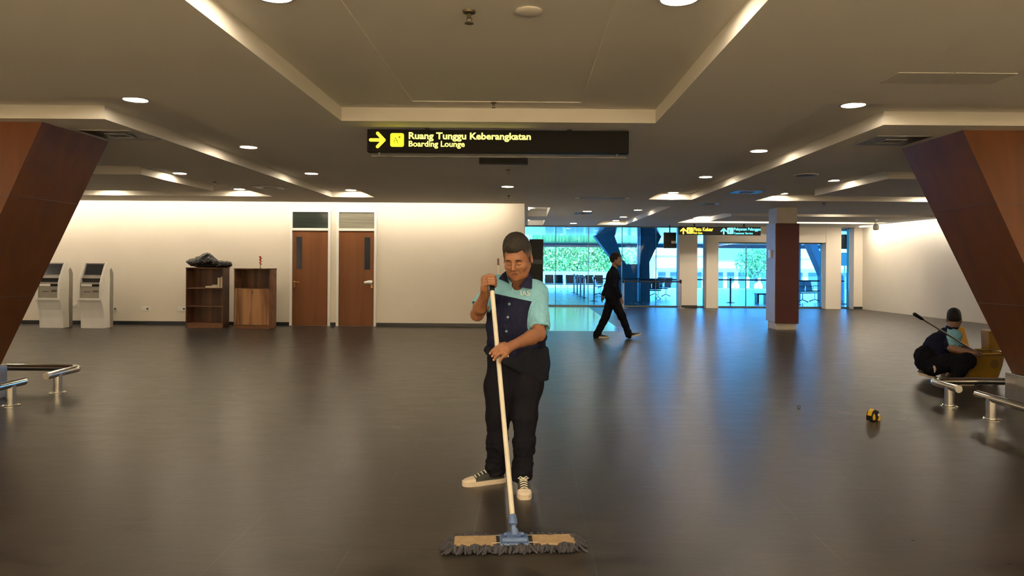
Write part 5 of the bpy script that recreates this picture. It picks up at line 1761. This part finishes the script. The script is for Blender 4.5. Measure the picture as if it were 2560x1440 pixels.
# the mop stick they hold, the bucket and the wet floor sign
s0, s1 = P(2284, 784, 8.50), P(2468, 897, 8.80)
t = thing('mop_stick', 'thin grey mop stick with black grip slanting across the squatting person', 'mop', tuple(P(2440, 881, 8.62)))
MB().tube([s0 + (s1 - s0) * 0.10, s1], 0.0105, 10).build('shaft', mat('grey_shaft', (0.16, 0.14, 0.12), 0.35, 0.5), t, world=True, smooth=True)
MB().tube([s0, s0 + (s1 - s0) * 0.01, s0 + (s1 - s0) * 0.10, s0 + (s1 - s0) * 0.125], [0.014, 0.022, 0.020, 0.012], 12).build('grip', M_BLACK, t, world=True, smooth=True)

M_BUCK = mat('yellow_bucket_plastic', (0.27, 0.145, 0.008), 0.4, var=0.12, scale=5)  # yellow darkened to carry the shadow the bucket stands in
M_ORNG = mat('yellow_sign_plastic', (0.62, 0.32, 0.012), 0.35, var=0.06, scale=5)
bx0, bx1 = P(2410, 900, 8.75).x, P(2514, 900, 8.75).x
by0, by1 = 8.72, 9.18
t = thing('mop_bucket', 'yellow mop bucket on castors beside the right slanted column', 'mop bucket', ((bx0 + bx1) / 2, 8.95, 0))
def ringr(x0_, x1_, y0_, y1_, z_, r_=0.06, n_=4):
    out = []
    for cx, cy, a0 in ((x1_ - r_, y0_ + r_, -90), (x1_ - r_, y1_ - r_, 0), (x0_ + r_, y1_ - r_, 90), (x0_ + r_, y0_ + r_, 180)):
        for k_ in range(n_ + 1):
            a_ = math.radians(a0 + 90 * k_ / n_)
            out.append(Vector((cx + r_ * math.cos(a_), cy + r_ * math.sin(a_), z_)))
    return out
zt_ = 0.375
rings = [ringr(bx0 + 0.05, bx1 - 0.05, by0 + 0.04, by1 - 0.04, 0.075), ringr(bx0 + 0.02, bx1 - 0.02, by0 + 0.015, by1 - 0.015, 0.22), ringr(bx0, bx1, by0, by1, zt_), ringr(bx0 + 0.012, bx1 - 0.012, by0 + 0.012, by1 - 0.012, zt_), ringr(bx0 + 0.04, bx1 - 0.04, by0 + 0.03, by1 - 0.03, 0.12)]
n_ = len(rings[0])
b = MB()
fs = [(i * n_ + k_, i * n_ + (k_ + 1) % n_, (i + 1) * n_ + (k_ + 1) % n_, (i + 1) * n_ + k_) for i in range(4) for k_ in range(n_)]
fs += [tuple(range(n_))[::-1], tuple(range(4 * n_, 5 * n_))]
b.add([p__ for r__ in rings for p__ in r__], fs)
b.build('tub', M_BUCK, t, world=True, smooth=True)
rim = ringr(bx0 - 0.006, bx1 + 0.006, by0 - 0.006, by1 + 0.006, zt_ - 0.004)
MB().tube(rim + [rim[0]], 0.013, 8).build('rim', M_BUCK, t, world=True, smooth=True)
wx0, wx1 = P(2470, 860, 9.0).x, P(2508, 860, 9.0).x
wr = MB().hexa([Vector((wx0 + 0.01, 9.0, 0.24)), Vector((wx1, 9.0, 0.24)), Vector((wx1, 9.14, 0.24)), Vector((wx0 + 0.01, 9.14, 0.24))],
               [Vector((wx0, 8.98, 0.63)), Vector((wx1, 8.98, 0.63)), Vector((wx1, 9.16, 0.63)), Vector((wx0, 9.16, 0.63))])
wr.build('wringer', M_BUCK, t, world=True, bevel=0.012)
MB().tube([(bx0 + 0.06, by0 - 0.02, zt_ - 0.02), (bx0 + 0.10, by0 - 0.03, zt_ + 0.035), ((bx0 + bx1) / 2, by0 - 0.03, zt_ + 0.05), (bx1 - 0.10, by0 - 0.03, zt_ + 0.035), (bx1 - 0.06, by0 - 0.02, zt_ - 0.02)], 0.007, 8).build('bail_handle', M_CHROME, t, world=True, smooth=True)
MB().tube([((bx0 + bx1) / 2 + 0.10, by0 + 0.004, 0.25), ((bx0 + bx1) / 2 + 0.10, by0 + 0.012, 0.25)], 0.055, 20).build('round_emblem', mat('brown_emblem', (0.16, 0.08, 0.01), 0.5), t, world=True)
for x in (bx0 + 0.09, bx1 - 0.09):
    for y in (by0 + 0.08, by1 - 0.08):
        cs = MB().box(x - 0.008, x + 0.008, y - 0.02, y + 0.02, 0.03, 0.08).build('castor', M_DARK, t, world=True)
        MB().tube([(x - 0.014, y, 0.031), (x + 0.014, y, 0.031)], 0.031, 16).build('wheel', M_BLACK, cs, world=True, smooth=True)

wc = P(2408, 880, 9.5)
t = thing('wet_floor_sign', 'orange-yellow folding floor sign standing behind the squatting person', 'floor sign', (wc.x, 9.62, 0))
hw_t, hw_b = 0.075, 0.17
zt_ = 0.60
for s_ in (-1, 1):
    MB().hexa([(-hw_b, s_ * 0.15 - 0.009, 0), (hw_b, s_ * 0.15 - 0.009, 0), (hw_b, s_ * 0.15 + 0.009, 0), (-hw_b, s_ * 0.15 + 0.009, 0)],
              [(-hw_t, s_ * 0.016 - 0.009, zt_), (hw_t, s_ * 0.016 - 0.009, zt_), (hw_t, s_ * 0.016 + 0.009, zt_), (-hw_t, s_ * 0.016 + 0.009, zt_)]).build('sign_leaf', M_ORNG, t, bevel=0.006)
MB().tube([(-hw_t, 0, zt_), (hw_t, 0, zt_)], 0.022, 12).build('hinge_grip', M_ORNG, t, smooth=True)

# ================================================================== BLACK BAG ON THE BOOKCASE
S = Sdf(0.008)
ybag = 15.56
def bg_(x, y, Y=ybag):
    return np.array(P(x, y, Y))
S.ell(bg_(515, 657), (0.30, 0.14, 0.13), 0.06)
S.ell(bg_(518, 648), (0.12, 0.11, 0.14), 0.08)
S.chain([bg_(500, 658), bg_(478, 655), bg_(467, 654)], [0.09, 0.050, 0.010], 0.05)
S.chain([bg_(530, 657), bg_(553, 661), bg_(568, 664), bg_(573, 661)], [0.115, 0.085, 0.060, 0.040], 0.05)
ztop = 1.292
S.cut(lambda X, Y, Z: (ztop - Z) + 0 * X + 0 * Y, 0.02)
V, Q = S.mesh()
Nn = vnormals(V, Q)
msk = np.clip((V[:, 2] - ztop - 0.01) / 0.04, 0, 1)
V = V + Nn * ((0.030 * wobble(V, 61, 13) + 0.018 * np.abs(wobble(V, 62, 30)) + 0.003 * wobble(V, 63, 90)) * msk)[:, None]
bag = raw_mesh('bin_bag', V, Q, mat('black_bag_plastic', (0.006, 0.006, 0.007), 0.24, var=0.2, spec=0.35), None, None, True)
tag(bag, 'shiny black plastic bag slumped on top of the open bookcase', 'plastic bag')
# ================================================================== BEYOND: DISPLAY, MONITOR, STANCHIONS, CONCOURSE
x0_, x1_ = P(1323, 650, 21.0).x, P(1358, 650, 21.0).x
t = thing('display_totem', 'tall black display cabinet standing behind the mopping man', 'display', ((x0_ + x1_) / 2, 21.1, 0))
MB().box(x0_, x1_, 21.0, 21.2, 0, P(1340, 598, 21.0).z).build('cabinet_body', M_BLACK, t, world=True, bevel=0.01)
MB().box(x0_ + 0.12, x1_ - 0.02, 20.994, 21.0, P(1340, 660, 21).z, P(1340, 649, 21).z).build('grey_label', mat('grey_label', (0.05, 0.055, 0.06), 0.5), t, world=True)
a_, b_ = P(1659, 581, 23.4), P(1690, 621, 23.4)
t = thing('hanging_monitor', 'dark flat monitor hung from ceiling left of the beige pier', 'monitor', ((a_.x + b_.x) / 2, 23.4, b_.z))
MB().box(a_.x, b_.x, 23.36, 23.42, b_.z, a_.z).build('screen_housing', M_BLACK, t, world=True, bevel=0.006)
zz = P(1670, 601, 23.4).z
MB().box(a_.x + 0.01, b_.x - 0.01, 23.352, 23.36, zz - 0.012, zz + 0.002).build('bezel_line', M_DARK, t, world=True)
MB().box(b_.x - 0.16, b_.x - 0.01, 23.352, 23.36, zz - 0.10, zz - 0.02).build('white_sticker', M_WHITE, t, world=True)
MB().tube([((a_.x + b_.x) / 2, 23.42, a_.z), ((a_.x + b_.x) / 2, 23.42, ZL)], 0.02, 10).build('ceiling_pole', M_BLACK, t, world=True)

a_, b_ = P(2100, 586, 26.0), P(2121, 622, 26.0)
t = thing('hanging_monitor', 'dark monitor seen through the narrow glass gap next to the corner pier', 'monitor', ((a_.x + b_.x) / 2, 26.0, b_.z))
MB().box(a_.x, b_.x, 25.96, 26.04, b_.z, a_.z).build('screen_housing', M_BLACK, t, world=True, bevel=0.006)
MB().tube([((a_.x + b_.x) / 2, 26.02, a_.z), ((a_.x + b_.x) / 2, 26.02, 2.54)], 0.02, 10).build('ceiling_pole', M_BLACK, t, world=True)
c_ = P(2112, 648, 27.0)
t = thing('standing_sign', 'pale teal sign board seen through the narrow glass gap next to the corner pier', 'sign', (c_.x, 27.0, 0))
MB().prism([(c_.x - 0.16 + a, c_.z - 0.25 + b) for a, b in rounded(0.32, 0.50, 0.05)], 26.98, 27.0, 'y').build('sign_board', mat('teal_sign_face', (0.45, 0.75, 0.68), 0.5), t, world=True)
MB().tube([(c_.x, 27.02, 0), (c_.x, 27.02, c_.z)], 0.025, 10).build('pole', M_BRUSHED, t, world=True)
MB().lathe([(0.16, 0), (0.16, 0.012), (0.04, 0.03)], (c_.x, 27.02, 0), 20).build('base', M_BLACK, t, world=True)

M_ST = mat('dark_post_enamel', (0.02, 0.024, 0.03), 0.3)
def stanchion(x, y, label, belts=(), m_=M_ST, h=0.93):
    t_ = thing('queue_stanchion', label, 'queue barrier', (x, y, 0), 0, 'belt barrier posts')
    MB().lathe([(0.16, 0), (0.16, 0.012), (0.05, 0.03), (0.03, 0.04)], n=24).build('base', m_, t_, smooth=True)
    MB().cyl((0, 0), 0.032, 0.03, h, 16).build('post', m_, t_, smooth=True)
    MB().lathe([(0.034, h - 0.11), (0.036, h - 0.10), (0.036, h), (0.028, h + 0.01)], n=16).build('belt_head', M_BLACK, t_, smooth=True)
    for (bx, by) in belts:
        d_ = Vector((bx - x, by - y, 0))
        n_ = Vector((-d_.y, d_.x, 0)).normalized() * 0.003
        s_ = d_.normalized() * 0.036
        z0_, z1_ = h - 0.08, h - 0.03
        base_ = [s_ + n_, d_ + n_, d_ - n_, s_ - n_]
        MB().hexa([v_ + Vector((0, 0, z0_)) for v_ in base_], [v_ + Vector((0, 0, z1_)) for v_ in base_]).build('belt', mat('black_belt', (0.012, 0.014, 0.02), 0.7), t_)
    return t_
def st_at(px, py):
    c_ = fl(px, py)
    return c_.x, c_.y
s_a = (P(1701, 767, 23.7).x, 23.7)
s_b = (P(1558, 768, 23.6).x, 23.6)
stanchion(*s_a, 'steel belt post right in front of the beige pier under the exit sign', [s_b], M_BRUSHED)
stanchion(*s_b, 'steel belt post hidden in part by the walking person', [], M_BRUSHED)
s_c = st_at(1485, 753)
stanchion(*s_c, 'dark belt post nearest the walking person, with wide flat base', [(P(1600, 760, 27.6).x, 27.6)])
rowp = [(1460, 745), (1451, 741), (1443, 736), (1435, 732)]
rowp = [st_at(*r__) for r__ in rowp]
for i, r__ in enumerate(rowp):
    stanchion(*r__, ['dark belt post nearest in the row running away on the concourse', 'dark belt post second in the row running away on the concourse', 'dark belt post third in the row running away on the concourse', 'dark belt post farthest in the row running away on the concourse'][i], [rowp[i + 1]] if i < 3 else [])
s_d = st_at(1826, 757)
stanchion(*s_d, 'dark belt post seen through the portal glass left of the maroon column', [(P(1740, 757, s_d[1]).x, s_d[1]), (P(1925, 757, s_d[1]).x, s_d[1])])
s_e = (P(1598, 755, 26.9).x, 26.9)
stanchion(*s_e, 'dark belt post in front of the concourse V column', [(P(1720, 757, 26.9).x, 26.9)])
s_f = (P(1992, 757, 26.5).x, 26.5)
stanchion(*s_f, 'dark belt post right of the maroon column beyond the glass', [(P(2110, 757, 26.5).x, 26.5)])

# concourse columns
M_CONC = mat('painted_concrete', (0.10, 0.12, 0.14), 0.5, var=0.05, scale=2)
ZC = 2.54
def slab(pts, y0_, y1_):
    return MB().prism([(p__[0], p__[1]) for p__ in pts], y0_, y1_, 'y')
YV = 28.2
def pv(x, y):
    p__ = P(x, y, YV)
    return (p__.x, p__.z)
t = thing('concourse_column', 'dark concrete V-shaped column on the concourse behind the walking person', 'column', (P(1600, 750, YV).x, YV, 0), kind='thing')
b1 = pv(1553, 660)
zbs = b1[1]
slab([pv(1553, 662), (pv(1540, 662)[0], zbs), (pv(1486, 600)[0], ZC), (pv(1536, 600)[0], ZC), pv(1556, 648), (pv(1565, 661)[0], zbs)], YV - 0.05, YV + 0.7).build('slanted_arm', M_CONC, t, world=True)
slab([(pv(1540, 662)[0], zbs), (pv(1548, 700)[0], 0.0), (pv(1620, 700)[0], 0.0), (pv(1622, 660)[0], zbs)], YV, YV + 0.7).build('base_block', M_CONC, t, world=True)
slab([(pv(1597, 700)[0], 0), (pv(1624, 700)[0], 0), (pv(1622, 655)[0], pv(1622, 655)[1]), (pv(1652, 602)[0], ZC), (pv(1600, 602)[0], ZC)], YV - 0.15, YV + 0.75).build('upright_arm', mat('painted_concrete_dark', (0.075, 0.09, 0.11), 0.5), t, world=True)
MB().box(pv(1592, 700)[0], pv(1596.5, 700)[0], YV - 0.2, YV - 0.12, 0, ZC).build('drain_pipe', mat('pale_pipe', (0.6, 0.65, 0.7), 0.4), t, world=True)
YV2 = 30.0
def pv2(x, y):
    p__ = P(x, y, YV2)
    return (p__.x, p__.z)
t = thing('concourse_column', 'blue-grey slanted concrete column seen through glass right of the maroon column', 'column', (P(2070, 750, YV2).x, YV2, 0), kind='thing')
M_CONB = mat('painted_concrete_blue', (0.22, 0.30, 0.38), 0.5, var=0.05, scale=2)
slab([(pv2(2058, 700)[0], 0.0), (pv2(2110, 700)[0], 0.0), (pv2(2110, 690)[0], pv2(2110, 690)[1]), (pv2(2067, 672)[0], pv2(2067, 672)[1]), (pv2(2038, 606)[0], ZC), (pv2(2018, 606)[0], ZC), (pv2(2058, 690)[0], pv2(2058, 690)[1])], YV2, YV2 + 0.6).build('slanted_arm', M_CONB, t, world=True)
MB().box(pv2(1994, 700)[0], pv2(2013, 700)[0], YV2 + 0.5, YV2 + 0.9, 0, ZC).build('upright_post', M_CONB, t, world=True)

# concourse roof: glossy metal strips
M_SOFF = mat('glossy_metal_soffit', (0.42, 0.46, 0.50), 0.10, 0.85, var=0.25, scale=3, bump=0.35, bscale=4, stretch=(0.5, 2.0, 1))
struct(MB().prism([(YG + 0.1, ZL - 0.01), (27.6, ZC), (40.0, ZC), (40.0, ZC + 0.06), (27.6, ZC + 0.06), (YG + 0.1, ZL + 0.06)], -14, 30, 'x').build('ceiling_concourse', M_SOFF))
struct(MB().box(-14, 30, YG + 0.11, 40.1, ZC + 0.5, ZC + 0.6).box(-14, 30, 39.9, 40.2, ZC - 0.16, ZC + 0.6).build('trim_1', mat('dark_fascia', (0.10, 0.12, 0.14), 0.5)))

# waiting benches
M_SEAT = mat('dark_seat_steel', (0.03, 0.032, 0.036), 0.35, 0.4)
def make_bench(loc, rz, label, n_=2):
    t_ = thing('waiting_bench', label, 'bench', loc, rz, 'rows of airport seats on the concourse')
    w_ = 0.50 * n_
    MB().box(-w_ / 2, w_ / 2, -0.03, 0.03, 0.33, 0.38).build('beam', M_SEAT, t_)
    for i in range(n_):
        x = -w_ / 2 + 0.50 * (i + 0.5)
        MB().prism([(-0.26, 0.44), (-0.24, 0.46), (0.18, 0.40), (0.20, 0.40), (0.20, 0.38), (-0.25, 0.42)], x - 0.23, x + 0.23, 'x').build('seat', M_SEAT, t_)
        MB().prism([(0.18, 0.40), (0.21, 0.40), (0.32, 0.84), (0.29, 0.85)], x - 0.23, x + 0.23, 'x').build('backrest', M_SEAT, t_)
    for x in (-w_ / 2 + 0.12, w_ / 2 - 0.12):
        MB().tube([(x, -0.26, 0.012), (x, 0.0, 0.09), (x, 0.26, 0.012)], 0.02, 8).tube([(x, 0, 0.08), (x, 0, 0.35)], 0.025, 8).build('leg', M_CHROME, t_)
    for i in range(n_ + 1):
        x = -w_ / 2 + 0.50 * i
        MB().tube([(x, -0.22, 0.42), (x, -0.22, 0.63), (x, 0.16, 0.63), (x, 0.2, 0.45)], 0.013, 8).build('armrest', M_CHROME, t_)
    return t_
bn = make_bench((P(1385, 720, 38.6).x, 38.6, 0), 0, 'row of dark seats on the concourse just right of the black display')
for x, y, Y, rz, lab in ((1437, 720, 38.6, 0, 'row of dark seats second from the black display, before the leafy hedge'),
                         (1486, 720, 38.6, 0, 'row of dark seats third from the black display, before the leafy hedge'),
                         (1499, 725, 33.5, 1.35, 'row of dark seats seen end-on just left of the walking person'),
                         (1650, 725, 33.0, -1.0, 'row of dark seats turned aslant right of the concourse V column'),
                         (1624, 735, 30.2, 0.2, 'row of dark seats close behind the concourse V column'),
                         (2022, 735, 28.6, 0.55, 'row of dark seats seen through glass below the slanted blue column')):
    dup(bn, (P(x, y, Y).x, Y, 0), rz, lab)
t = thing('low_bench', 'small dark low bench seen beside the left edge of the maroon column', 'bench', (P(1903, 745, 28.0).x, 28.0, 0))
MB().box(-0.22, 0.22, -0.2, 0.2, 0.30, 0.35).build('seat', M_SEAT, t)
for x in (-0.17, 0.17):
    MB().box(x - 0.03, x + 0.03, -0.17, 0.17, 0, 0.30).build('leg', M_SEAT, t)

# planter wall, hedge, trees, street
struct(MB().box(-60, 80, 45.0, 130, -1.3, -1.2).build('ground_street', mat('bright_paving', (0.62, 0.64, 0.64), 0.8, var=0.06, scale=1)))
struct(MB().box(-14, 30, 44.8, 45.0, -1.3, 0.0).build('trim_2', M_CONB))
tag(MB().box(-6, P(1526, 690, 43.5).x, 43.4, 44.2, 0.0, P(1440, 679, 43.4).z).build('planter_wall', mat('planter_render', (0.36, 0.42, 0.46), 0.6)), 'long pale planter wall below the leafy hedge beyond the seats', 'planter')

def leaves(name, boxes, n_, size, mt, parent, seed, shape='box'):
    rg_ = np.random.RandomState(seed)
    V, Q = [], []
    for (c_, h_) in boxes:
        for _ in range(n_):
            if shape == 'ball':
                v_ = nrm(rg_.randn(3)) * rg_.rand() ** 0.4
            else:
                v_ = rg_.rand(3) * 2 - 1
                v_[1] = -abs(v_[1]) if rg_.rand() < 0.75 else v_[1]
            p__ = np.array(c_) + v_ * np.array(h_)
            a_ = nrm(rg_.randn(3))
            b__ = nrm(np.cross(a_, rg_.randn(3)))
            s_ = size * (0.6 + 0.8 * rg_.rand())
            o = len(V)
            V += [p__ - a_ * s_, p__ + b__ * s_ * 0.45, p__ + a_ * s_, p__ - b__ * s_ * 0.45]
            Q.append((o, o + 1, o + 2, o + 3))
    return raw_mesh(name, np.array(V), np.array(Q), mt, parent, None, False)
M_LEAF = mat('sun_toned_leaf', (0.42, 0.50, 0.13), 0.5, var=0.5, scale=3)
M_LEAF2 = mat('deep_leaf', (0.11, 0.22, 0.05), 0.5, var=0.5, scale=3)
M_BARK = mat('bark', (0.12, 0.10, 0.08), 0.8)
hx0, hx1 = P(1330, 650, 46).x, P(1527, 650, 46).x
t = thing('hedge', 'bright leafy hedge filling the view left of the concourse V column', 'hedge', ((hx0 + hx1) / 2, 46.6, -1.2))
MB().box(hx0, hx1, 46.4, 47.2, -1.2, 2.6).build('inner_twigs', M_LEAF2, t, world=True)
for nm, mt, sd in (('sun_toned_leaves', M_LEAF, 1), ('shade_toned_leaves', M_LEAF2, 2)):  # sun and shade put into paler and darker leaf colours
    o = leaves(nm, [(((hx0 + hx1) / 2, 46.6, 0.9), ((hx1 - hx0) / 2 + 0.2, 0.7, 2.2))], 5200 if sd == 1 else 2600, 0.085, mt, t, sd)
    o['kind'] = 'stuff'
def tree(px, Y, r_, zc, label, seed, mt):
    x = P(px, 650, Y).x
    t_ = thing('tree', label, 'tree', (x, Y, -1.2), 0, 'trees beyond the concourse')
    b_ = MB().tube([(0, 0, 0), (0.08, 0, (zc + 1.2) * 0.5), (-0.05, 0.05, zc + 1.2)], [0.16, 0.12, 0.07], 8)
    for k_ in range(6):
        a_ = k_ * 1.05
        b_.tube([(0, 0, (zc + 1.2) * 0.6), (math.cos(a_) * r_ * 0.5, math.sin(a_) * r_ * 0.5, zc + 1.1), (math.cos(a_) * r_ * 0.85, math.sin(a_) * r_ * 0.85, zc + 1.6)], [0.06, 0.045, 0.02], 6)
    b_.build('trunk', M_BARK, t_, smooth=True)
    o_ = leaves('foliage', [((x, Y, zc), (r_, r_, r_ * 0.8))], 2200, 0.10, mt, t_, seed, 'ball')
    o_['kind'] = 'stuff'
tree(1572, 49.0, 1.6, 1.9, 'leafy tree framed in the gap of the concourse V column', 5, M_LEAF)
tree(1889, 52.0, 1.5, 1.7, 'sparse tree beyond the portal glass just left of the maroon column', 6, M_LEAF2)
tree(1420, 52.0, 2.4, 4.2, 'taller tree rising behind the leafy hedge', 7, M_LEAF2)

# low shops across the street
M_SHOP = mat('shop_render', (0.60, 0.64, 0.66), 0.7, var=0.05)
M_SHOPD = mat('shop_dark', (0.05, 0.07, 0.09), 0.5)
M_ROOFB = mat('shop_roof_blue', (0.10, 0.18, 0.28), 0.5)
def shop(px0, px1, Y, label, roof_m, ztop, openings):
    xa, xb = P(px0, 650, Y).x, P(px1, 650, Y).x
    t_ = thing('shop_building', label, 'building', ((xa + xb) / 2, Y, -1.2), 0, 'low buildings across the street')
    MB().box(xa, xb, Y, Y + 5, -1.2, ztop).build('wall', M_SHOP, t_, world=True)
    MB().hexa([(xa - 0.5, Y - 0.15, ztop), (xb + 0.5, Y - 0.15, ztop), (xb + 0.5, Y + 5, ztop), (xa - 0.5, Y + 5, ztop)],
              [(xa + 0.6, Y + 1.0, ztop + 1.1), (xb - 0.6, Y + 1.0, ztop + 1.1), (xb - 0.6, Y + 4, ztop + 1.1), (xa + 0.6, Y + 4, ztop + 1.1)]).build('roof', roof_m, t_, world=True)
    MB().box(xa, xb, Y - 0.6, Y, 1.2, 1.5).build('awning', mat('white_awning', (0.85, 0.87, 0.88), 0.6), t_, world=True)
    n__ = openings
    for i in range(n__):
        x = xa + (xb - xa) * (i + 0.18) / n__
        MB().box(x, x + (xb - xa) / n__ * 0.62, Y - 0.06, Y, -1.2, 0.85).build('shop_front', M_SHOPD, t_, world=True)
    return t_
shop(1640, 1760, 58, 'pale low building with white awning left of the portal glass', M_SHOP, 2.2, 4)
shop(1785, 1925, 60, 'low building with blue-grey roof seen through the portal glass', M_ROOFB, 1.9, 5)
shop(1975, 2130, 62, 'pale low building with awning seen right of the maroon column', M_SHOP, 2.1, 4)
for px, lab in ((1838, 'white round street sign left of the two seen through portal glass'), (1896, 'white round street sign next to the maroon column edge')):
    c_ = P(px, 716, 50)
    t = thing('round_sign', lab, 'sign', (c_.x, 50, -1.2), 0, 'white round signs on the street')
    MB().tube([(0, 0.03, 0), (0, 0.03, 1.2)], 0.04, 8).build('pole', M_BRUSHED, t)
    MB().tube([(0, 0, c_.z + 1.2), (0, 0.025, c_.z + 1.2)], 0.30, 20).build('disc', mat('white_sign_face', (0.88, 0.86, 0.84), 0.5), t)
